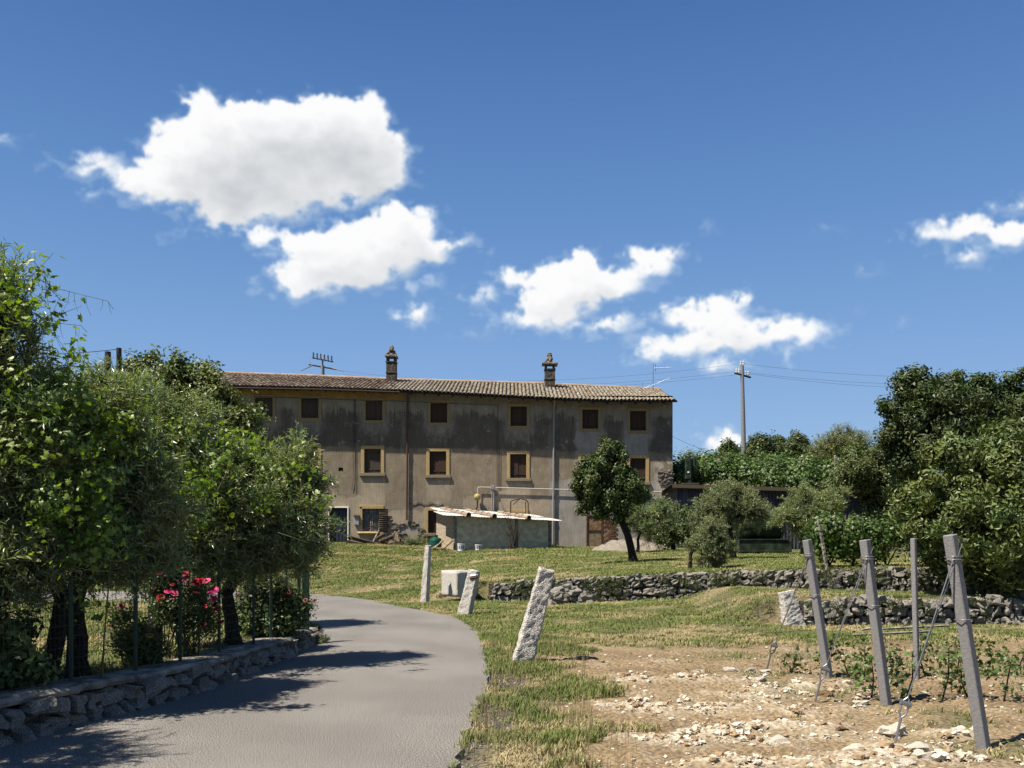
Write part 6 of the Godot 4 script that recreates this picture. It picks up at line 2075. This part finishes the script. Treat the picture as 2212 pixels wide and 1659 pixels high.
	# trees along the top of the hill
	var hill := [
		[1565, 985, 66, 30, "small dark tree left of the grey pole", [[1570, 990, 66, 26], [1555, 1005, 66, 22], [1580, 1010, 66, 24], [1568, 965, 66, 14]], M.broad],
		[1645, 980, 72, 40, "round dark tree right of the grey pole", [[1640, 960, 72, 26], [1660, 985, 72, 30], [1620, 985, 72, 24], [1640, 1005, 72, 34]], M.broad],
		[1688, 970, 76, 30, "small tufted tree on the hill crest", [[1688, 955, 76, 14], [1680, 975, 76, 14], [1700, 985, 76, 20], [1685, 1000, 76, 26]], M.broad],
		[1728, 970, 74, 34, "taller tufted tree on the hill crest", [[1728, 950, 74, 16], [1722, 972, 74, 20], [1742, 985, 74, 24], [1725, 1005, 74, 30]], M.broad],
		[1795, 970, 64, 46, "pale brownish half-bare tree on the hill crest", [[1780, 965, 64, 30], [1815, 955, 64, 32], [1845, 965, 64, 30], [1800, 990, 64, 36], [1850, 995, 64, 34], [1770, 1000, 64, 30], [1835, 935, 64, 18]], M.willow],
		[1900, 985, 70, 40, "mid-green tree on the crest beside the big tree", [[1895, 990, 70, 34], [1930, 980, 70, 36], [1910, 1010, 70, 34]], M.broad],
		[1512, 1015, 60, 20, "low bush on the crest beside the house", [[1500, 1025, 60, 18], [1525, 1015, 60, 20], [1545, 1025, 60, 16]], M.broad]]
	for k in hill.size():
		var q: Array = hill[k]
		var bp := ground_at(q[0], q[2])
		var thin: bool = q[6] == M.willow
		tree("hill_tree", q[4], "tree", "trees on the hill crest", [bp, at(q[0], 1000, q[2]), at(q[0], q[1], q[2])], [0.16, 0.12, 0.08], sheet(q[5]), {"kind": "fine" if thin else "round", "mat": q[6], "n": 2600 if not thin else 2300, "size": 2.6 if thin else 2.3, "warm": 0.12 if thin else 0.05, "clumps": 16 if thin else 12, "bough": 1.0}, 620 + k)
	# vine hedges on the upper terrace
	var rows := [[1462, 1700, 1030, 53.0, "vine row nearest the house on the upper terrace"], [1640, 1960, 1036, 52.0, "long vine row above the shed roof on the upper terrace"], [1470, 1680, 1010, 57.0, "farther vine row behind the green machine"], [1700, 1900, 1020, 58.0, "farther vine row under the hill trees"]]
	for k in rows.size():
		var q: Array = rows[k]
		var blobs := []
		var x: float = q[0]
		var r := rng(640 + k)
		while x < q[1]:
			blobs.append([x, q[2] + r.randf_range(-8, 8), q[3], r.randf_range(15, 24)])
			x += 19.0
		var bp := ground_at((q[0] + q[1]) / 2.0, q[3])
		tree("vine_row", q[4], "vine row", "vine rows on the upper terrace", [bp, bp + Vector3(0, 0.8, 0)], [0.05, 0.04], sheet(blobs), {"kind": "vine", "mat": M.vine_dull, "n": 1500, "size": 2.0, "clumps": 9, "bough": 0.5, "clump_lo": 0.4, "clump_hi": 0.6}, 650 + k)
	for q in [[1552, 990, 1018, 54.0, "left pale post above the vine row"], [1702, 1000, 1014, 56.0, "short pale post above the vine row"], [1805, 983, 1012, 55.0, "right pale post above the vine row"]]:
		var b := MB.new()
		var e := at(q[0], q[1], q[3])
		b.bar(Vector3(e.x, high(e.x, q[3]) - 0.2, e.z), e, 0.16, 0.16, 0.01)
		tag(put(b, "row_post", M.coping), q[4], "post", "posts of the upper terrace vines")
	# leafy vine row behind the young vineyard
	var vb := [[1775, 1150, 20.0, 24], [1800, 1145, 20.0, 26], [1790, 1175, 20.0, 24], [1830, 1155, 20.0, 26], [1860, 1150, 20.0, 26], [1885, 1165, 20.0, 24], [1820, 1185, 20.0, 20], [1860, 1185, 20.0, 22], [1915, 1155, 20.0, 24], [1945, 1165, 20.0, 22], [1775, 1195, 20.0, 16], [1905, 1190, 20.0, 22], [1985, 1160, 20.0, 24], [1750, 1165, 20.0, 12]]
	p = ground_at(1850, 20.0)
	var vr := thing("vine_row", "leafy green trained vine row just behind the vineyard posts", "vine row", p)
	var r := rng(660)
	for x in [1790, 1838, 1878, 1915]:
		var b := MB.new()
		var s := ground_at(x, 20.0)
		b.tube([s, at(x + r.randf_range(-6, 6), 1230, 20.0), at(x + r.randf_range(-12, 12), 1180, 20.0)], [0.035, 0.03, 0.02], 7)
		b.tube([at(x, 1225, 20.0), at(x + 22, 1185, 20.0)], [0.022, 0.012], 6)
		put(b, "stem", M.bark, vr)
	var pl := crown_places(sheet(vb), 1500, r, {"size": 0.95, "up": 0.0, "clumps": 12, "bough": 0.25})
	for i in pl[0].size(): pl[0][i].origin -= vr.position
	tag(many("leaves", spray_of("vine"), pl[0], pl[1], M.vine_dull, vr), "", "", "", "stuff")

func make_young_vines() -> void:
	var r := rng(701)
	var where := [[1706, 10.4, 0.26, "young vine left of the farthest leaning post"], [1779, 10.3, 0.32, "young vine at the foot of the farthest leaning post"], [1838, 10.1, 0.33, "young vine between the far and middle posts, casting a dark shadow"], [1864, 9.9, 0.36, "young vine just left of the middle post, behind"], [1881, 8.7, 0.46, "leafy young vine left of the middle leaning post"], [1953, 8.6, 0.50, "young vine right of the middle leaning post, behind the stay wire"], [1915, 10.0, 0.34, "young vine half hidden by the middle post"], [2001, 10.2, 0.46, "tall young vine beside the thin upright post"], [2032, 8.6, 0.52, "tallest young vine, between the upright post and the nearest post"], [2064, 10.1, 0.44, "young vine behind the row, left of the nearest post"], [2095, 8.7, 0.40, "young vine just left of the nearest post"], [2167, 8.6, 0.46, "young vine right of the nearest post"], [2150, 10.2, 0.36, "young vine behind the nearest post's right side"], [2206, 10.2, 0.34, "young vine at the right edge of the picture"]]
	for k in where.size():
		var q: Array = where[k]
		var p := ground_at(q[0], q[1])
		var hh: float = q[2]
		var t := thing("young_vine", q[3], "vine plant", p, "young vines planted in rows")
		var b := MB.new()
		var tip := p + Vector3(r.randf_range(-0.1, 0.1), hh + 0.05, 0)
		b.tube([p, p.lerp(tip, 0.5) + Vector3(r.randf_range(-0.05, 0.05), 0, 0), tip], [0.012, 0.008, 0.003], 5)
		put(b, "stem", M.bark, t)
		var blobs := []
		for j in 5: blobs.append([p.lerp(tip, 0.25 + 0.17 * j) + Vector3(r.randf_range(-0.09, 0.09), 0, r.randf_range(-0.08, 0.08)), 0.07])
		var pl := crown_places(blobs, 18, r, {"size": 0.62, "up": 0.5, "least": 1, "clumps": 3, "bough": 0.2})
		for i in pl[0].size(): pl[0][i].origin -= t.position
		tag(many("leaves", spray_of("vine"), pl[0], pl[1], M.vine_dull, t), "", "", "", "stuff")

func tuft_mesh(seed_: int, blades: int, splay: float) -> ArrayMesh:
	var r := rng(seed_)
	var b := MB.new()
	for k in blades:
		var an := r.randf() * TAU
		var out := Vector3(cos(an), 0, sin(an))
		var sd := Vector3(-sin(an), 0, cos(an))
		var o := Vector3(r.randfn(), 0, r.randfn()) * 0.32
		var h := r.randf_range(0.5, 1.0)
		var w := r.randf_range(0.03, 0.055)
		var m := o + out * splay * 0.3 * h + Vector3(0, h * 0.6, 0)
		var e := o + out * splay * h * r.randf_range(0.6, 1.2) + Vector3(0, h, 0)
		b.col = Color.WHITE * r.randf_range(0.8, 1.2)
		b.quad(o - sd * w, o + sd * w, m + sd * w * 0.8, m - sd * w * 0.8)
		b.tri(m - sd * w * 0.8, m + sd * w * 0.8, e)
	return b.mesh(null)

func make_grass() -> void:
	var r := rng(801)
	var green := Color(0.195, 0.245, 0.075)
	var fresh := Color(0.25, 0.315, 0.09)
	var straw := Color(0.60, 0.50, 0.28)
	var places := []
	var tints := PackedColorArray()
	var tall_p := []
	var tall_t := PackedColorArray()
	# x0, x1, d0, d1, per square metre, spread, height
	var zones := [[-0.5, 1.3, 5.2, 14.5, 420.0, 0.055, 0.075], [-2.0, 13.0, 13.0, 24.0, 170.0, 0.08, 0.06], [-14.0, 14.0, 20.0, 34.0, 95.0, 0.12, 0.065], [-16.0, 13.0, 34.0, 47.6, 62.0, 0.17, 0.075], [1.0, 8.5, 5.5, 14.5, 60.0, 0.06, 0.06], [-15.0, -3.5, 6.0, 20.0, 75.0, 0.10, 0.08], [-22.0, -8.0, 27.0, 40.0, 30.0, 0.2, 0.09]]
	for z in zones:
		var n := int((z[1] - z[0]) * (z[3] - z[2]) * z[4])
		for i in n:
			var x := r.randf_range(z[0], z[1])
			var d := r.randf_range(z[2], z[3])
			if absf(x) > 0.72 * d + 1.5: continue
			if on_lane(x, d, 0.0) and not (x > -1.2 and d < 17.0 and r.randf() < 0.6 and not on_lane(x + 0.05, d) and noise2.get_noise_2d(x * 10.0, d * 90.0) > 0.0): continue
			var dw := poly(WALL_D, x)
			if x > -0.7 and absf(d - dw - 0.1) < 0.32: continue
			if x > 5.3 and absf(d - 16.55) < 0.3: continue
			if d < 13.6 and x < wall_x(d) + 0.1 and x > wall_x(d) - 0.5: continue
			var s := soil_at(x, d) if x > 0.0 and d < 16.0 else 0.0
			var rim := s > 0.08 and s < 0.97
			if r.randf() < s * (0.86 if rim else 1.02): continue
			if d < 11.0 and x < 0.5 and r.randf() < bare_at(x, d) * 0.9: continue
			var dry := dry_at(x, d)
			var patch := noise.get_noise_2d(x * 17.0 - 50.0, d * 17.0)
			if dry > 0.75 and r.randf() < 0.3: continue
			var y := high(x, d)
			var c := green.lerp(fresh, clampf(0.5 + patch * 1.5, 0.0, 1.0)).lerp(straw, clampf(dry * 1.15 + r.randf_range(-0.35, 0.25), 0.0, 1.0))
			if rim and r.randf() < 0.6: c = c.lerp(straw, 0.8)
			var v := r.randf_range(0.8, 1.2)
			var sp: float = z[5] * r.randf_range(0.7, 1.4)
			var hh: float = z[6] * r.randf_range(0.6, 1.5) * (1.0 + 0.9 * maxf(0.0, patch) - 0.35 * dry)
			if d > 44.5 and x > -3.5 and x < 2.5 and r.randf() < 0.3: hh *= 2.2
			var t := Transform3D(Basis(Vector3.UP, r.randf() * TAU).scaled(Vector3(sp * 1.5, hh, sp * 1.5)), Vector3(x, y - 0.01, -d))
			places.append(t)
			tints.append(Color(c.r * v, c.g * v, c.b * v))
			# tall clumps on the verge
			if d < 13.0 and x < 0.9 and patch > 0.08 and r.randf() < 0.14:
				tall_p.append(Transform3D(Basis(Vector3.UP, r.randf() * TAU).scaled(Vector3(0.09, r.randf_range(0.06, 0.15), 0.09)), Vector3(x, y - 0.01, -d)))
				var c2 := fresh.lerp(straw, 0.75 if r.randf() < 0.25 else 0.1)
				tall_t.append(Color(c2.r * v, c2.g * v, c2.b * v))
	tag(many("grass", tuft_mesh(811, 10, 0.7), places, tints, M.grass, null), "short sun-bleached grass over the verge, bank and terrace", "grass", "", "stuff")
	tag(many("verge_grass", tuft_mesh(812, 12, 0.45), tall_p, tall_t, M.grass, null), "taller green grass clumps on the verge beside the lane", "grass", "", "stuff")
	# weeds on the stone walls
	var wp := []
	var wt := PackedColorArray()
	for i in 2200:
		var x := r.randf_range(-0.6, 12.5)
		var low := i % 3 == 0 and x > 5.6
		var d := 16.28 if low else poly(WALL_D, x) - 0.12
		var y0 := 0.0 if low else poly(WALL_BASE, x)
		var y1 := 0.55 if low else poly(WALL_TOP, x)
		if noise2.get_noise_2d(x * 40.0, 3.0 if low else 9.0) < 0.03: continue
		var dir := Vector3(r.randfn() * 0.5, -0.3 + r.randfn() * 0.5, 0.8).normalized()
		var xa := dir.cross(Vector3.UP).normalized()
		wp.append(Transform3D(Basis(xa, dir, xa.cross(dir)).scaled(Vector3.ONE * r.randf_range(0.3, 0.75)), Vector3(x, lerpf(y0, y1, sqrt(r.randf()) * 0.95), -d - 0.05)))
		wt.append(Color.WHITE * r.randf_range(0.7, 1.2))
	tag(many("wall_weeds", spray_of("rose"), wp, wt, M.broad, null), "creeping weeds growing from the dry-stone walls", "weeds", "", "stuff")
	# broad-leaved weeds and dry stalks in the turf
	wp = []
	wt = PackedColorArray()
	for i in 2600:
		var d := 5.5 + 30.0 * pow(r.randf(), 1.6)
		var x := r.randf_range(-2.5, minf(12.0, 0.6 * d))
		if on_lane(x, d, 0.05) or (x > 0.0 and d < 15.0 and r.randf() < soil_at(x, d) - 0.12): continue
		if noise.get_noise_2d(x * 24.0, d * 24.0 + 70.0) < 0.10: continue
		var up := Vector3(r.randfn() * 0.6, 0.8, r.randfn() * 0.6).normalized()
		var xa := up.cross(Vector3(r.randfn(), 0, r.randfn())).normalized()
		wp.append(Transform3D(Basis(xa, up, xa.cross(up)).scaled(Vector3(1.1, 0.55, 1.1) * r.randf_range(0.28, 0.55)), Vector3(x, high(x, d) - 0.01, -d)))
		wt.append(Color(1.5, 1.5, 1.3) * r.randf_range(0.8, 1.3))
	tag(many("lawn_weeds", spray_of("rose"), wp, wt, M.broad, null), "low broad-leaved weeds scattered through the grass", "weeds", "", "stuff")
	wp = []
	wt = PackedColorArray()
	for i in 700:
		var d := r.randf_range(5.4, 13.0)
		var x := r.randf_range(-0.35, 0.95)
		if on_lane(x, d, 0.03) or noise2.get_noise_2d(x * 30.0, d * 18.0) < 0.0: continue
		wp.append(Transform3D(Basis(Vector3.UP, r.randf() * TAU).scaled(Vector3(0.05, r.randf_range(0.14, 0.32), 0.05)), Vector3(x, high(x, d), -d)))
		wt.append(straw * r.randf_range(0.8, 1.15))
	tag(many("dry_stalks", tuft_mesh(813, 3, 0.35), wp, wt, M.grass, null), "thin dry stalks standing above the verge grass", "grass", "", "stuff")
	# yellow-green weeds by the house wall and by the wall's end
	for q in [[898, 1178, 46.6, 18, "yellow-green bush at the foot of the house beside the timber"], [690, 1388, 13.3, 10, "dry weeds at the end of the garden wall"]]:
		var pp := at(q[0], q[1], q[2])
		var t := thing("weed_bush", q[4], "weeds", pp)
		var blobs := sheet([[q[0] - q[3] * 0.8, q[1] - q[3] * 0.4, q[2], q[3] * 0.7], [q[0] + q[3] * 0.7, q[1] - q[3] * 0.5, q[2], q[3] * 0.7], [q[0], q[1] - q[3] * 0.3, q[2], q[3] * 0.8]])
		var pl := crown_places(blobs, 260, r, {"size": 1.1 if q[2] > 20.0 else 0.4, "clumps": 10, "bough": 0.2})
		for i in pl[0].size(): pl[0][i].origin -= t.position
		tag(many("leaves", spray_of("rose"), pl[0], pl[1], M.willow, t), "", "", "", "stuff")

func make_stones() -> void:
	var r := rng(901)
	# larger single rocks in the turned earth
	var rocks := rock_meshes(902, 8, 4)
	var big := [[1928, 1588, 0.15, "large pale boulder by the foot of the nearest stay wire"], [1737, 1580, 0.075, "rounded rock lying alone in front of the stay wires"], [1812, 1582, 0.07, "brown clod of earth between the two lone rocks"], [1682, 1612, 0.10, "pale rock lying in the near field"], [1970, 1625, 0.11, "pale rock right of the nearest anchor rod"], [1995, 1642, 0.10, "flat white rock at the bottom edge"], [1905, 1645, 0.11, "tall white rock at the bottom edge"], [1850, 1630, 0.10, "broad flat white stone below the boulder"], [1830, 1645, 0.08, "white stone left of the broad flat one"], [1960, 1655, 0.07, "small white stone at the bottom edge"], [1655, 1455, 0.07, "white stone at the foot of the farthest stay wire"], [1580, 1452, 0.09, "pale flat rock in the far rubble strip"], [1620, 1450, 0.06, "small white rock in the far rubble strip"], [1510, 1452, 0.05, "white pebble-like rock in the far strip"], [1860, 1525, 0.09, "pale clod right of the middle anchor"], [1835, 1528, 0.07, "brownish stone beside the pale clod"], [1640, 1470, 0.07, "chalky lump below the far strip"], [1430, 1530, 0.08, "chalky rock in the middle of the near field"], [1300, 1530, 0.06, "white stone nearest the verge"], [1700, 1492, 0.06, "stone between the far and middle anchors"], [1780, 1505, 0.09, "crumbling heap of clay by the middle anchor"], [2000, 1500, 0.045, "small white stone behind the nearest wire"], [2105, 1497, 0.05, "white stone left of the nearest post's foot"], [1960, 1503, 0.035, "tiny white stone under the young vine"]]
	for k in big.size():
		var q: Array = big[k]
		var d: float = 1.6 * LENS / (q[1] - 1170.0)
		var p := ground_at(q[0], d)
		var o := inst(rocks[k % 8], numbered("field_rock"), Transform3D(Basis.from_euler(Vector3(r.randf_range(-0.3, 0.3), r.randf() * 6, r.randf_range(-0.3, 0.3))).scaled(Vector3(1.15, 0.66, 0.9) * q[2] * 0.85), p + Vector3(0, 0.05 + 0.08 * q[2], 0)), self, M.clod if k in [2, 15, 20] else M.field_stone)
		tag(o, q[3], "rock", "rocks lying in the turned earth")
	# broken stone and clods, past counting
	var sp := []
	var st := PackedColorArray()
	for i in 52000:
		var x := r.randf_range(0.4, 8.0)
		var d := 5.3 + 9.2 * r.randf() * sqrt(r.randf())
		if x > 0.66 * d + 0.6: continue
		var s := soil_at(x, d)
		if r.randf() > s: continue
		var rub := rubble_at(x, d)
		if r.randf() > 0.12 + 0.85 * rub: continue
		var size := 0.0035 + 0.032 * pow(r.randf(), 6.5) * (0.4 + 0.7 * rub)
		var earth := r.randf() < 0.38
		sp.append(Transform3D(Basis.from_euler(Vector3(r.randf() * 6, r.randf() * 6, r.randf() * 6)).scaled(Vector3(1.2, 0.8, 1.0) * size), Vector3(x, high(x, d) + 0.06 * rub * s + 0.015 * noise2.get_noise_2d(x * 70.0, d * 70.0) + size * 0.2, -d)))
		var c := Color(0.44, 0.325, 0.20).lerp(Color(0.33, 0.225, 0.125), r.randf()) if earth else Color(0.86, 0.79, 0.66).lerp(Color(0.55, 0.45, 0.32), r.randf())
		st.append(c)
	tag(many("field_rubble", rock_meshes(903, 1, 2)[0], sp, st, M.rubble_many, null), "broken white limestone and clods strewn over the bare field", "rubble", "", "stuff")
	# crumbs along the lane's edge
	sp = []
	st = PackedColorArray()
	var edge := along(LANE_RIGHT, 400)
	for i in 2600:
		var e: Vector2 = edge[r.randi() % 230]
		var x := e.x + absf(r.randfn()) * 0.22 + 0.01
		var d := e.y + r.randf_range(-0.1, 0.1)
		if d < 5.0 or d > 16.0: continue
		var size := r.randf_range(0.004, 0.013)
		sp.append(Transform3D(Basis.from_euler(Vector3(r.randf() * 6, r.randf() * 6, 0)).scaled(Vector3.ONE * size), Vector3(x, high(x, d) + size * 0.4, -d)))
		st.append(Color(0.48, 0.44, 0.37) * r.randf_range(0.3, 1.1))
	tag(many("lane_gravel", rock_meshes(904, 1, 2)[0], sp, st, M.rubble_many, null), "loose gravel along the broken edge of the lane", "gravel", "", "stuff")

func _ready() -> void:
	noise.seed = 1
	noise.frequency = 0.05
	noise.fractal_octaves = 3
	noise2.seed = 2
	noise2.frequency = 0.03
	noise2.fractal_octaves = 4
	make_air()
	make_materials()
	make_land()
	make_house()
	make_stonework()
	make_outhouse()
	make_vineyard()
	make_fence()
	make_poles()
	make_yard()
	make_left_trees()
	make_grapevines()
	make_roses()
	make_right_trees()
	make_young_vines()
	make_stones()
	make_grass()
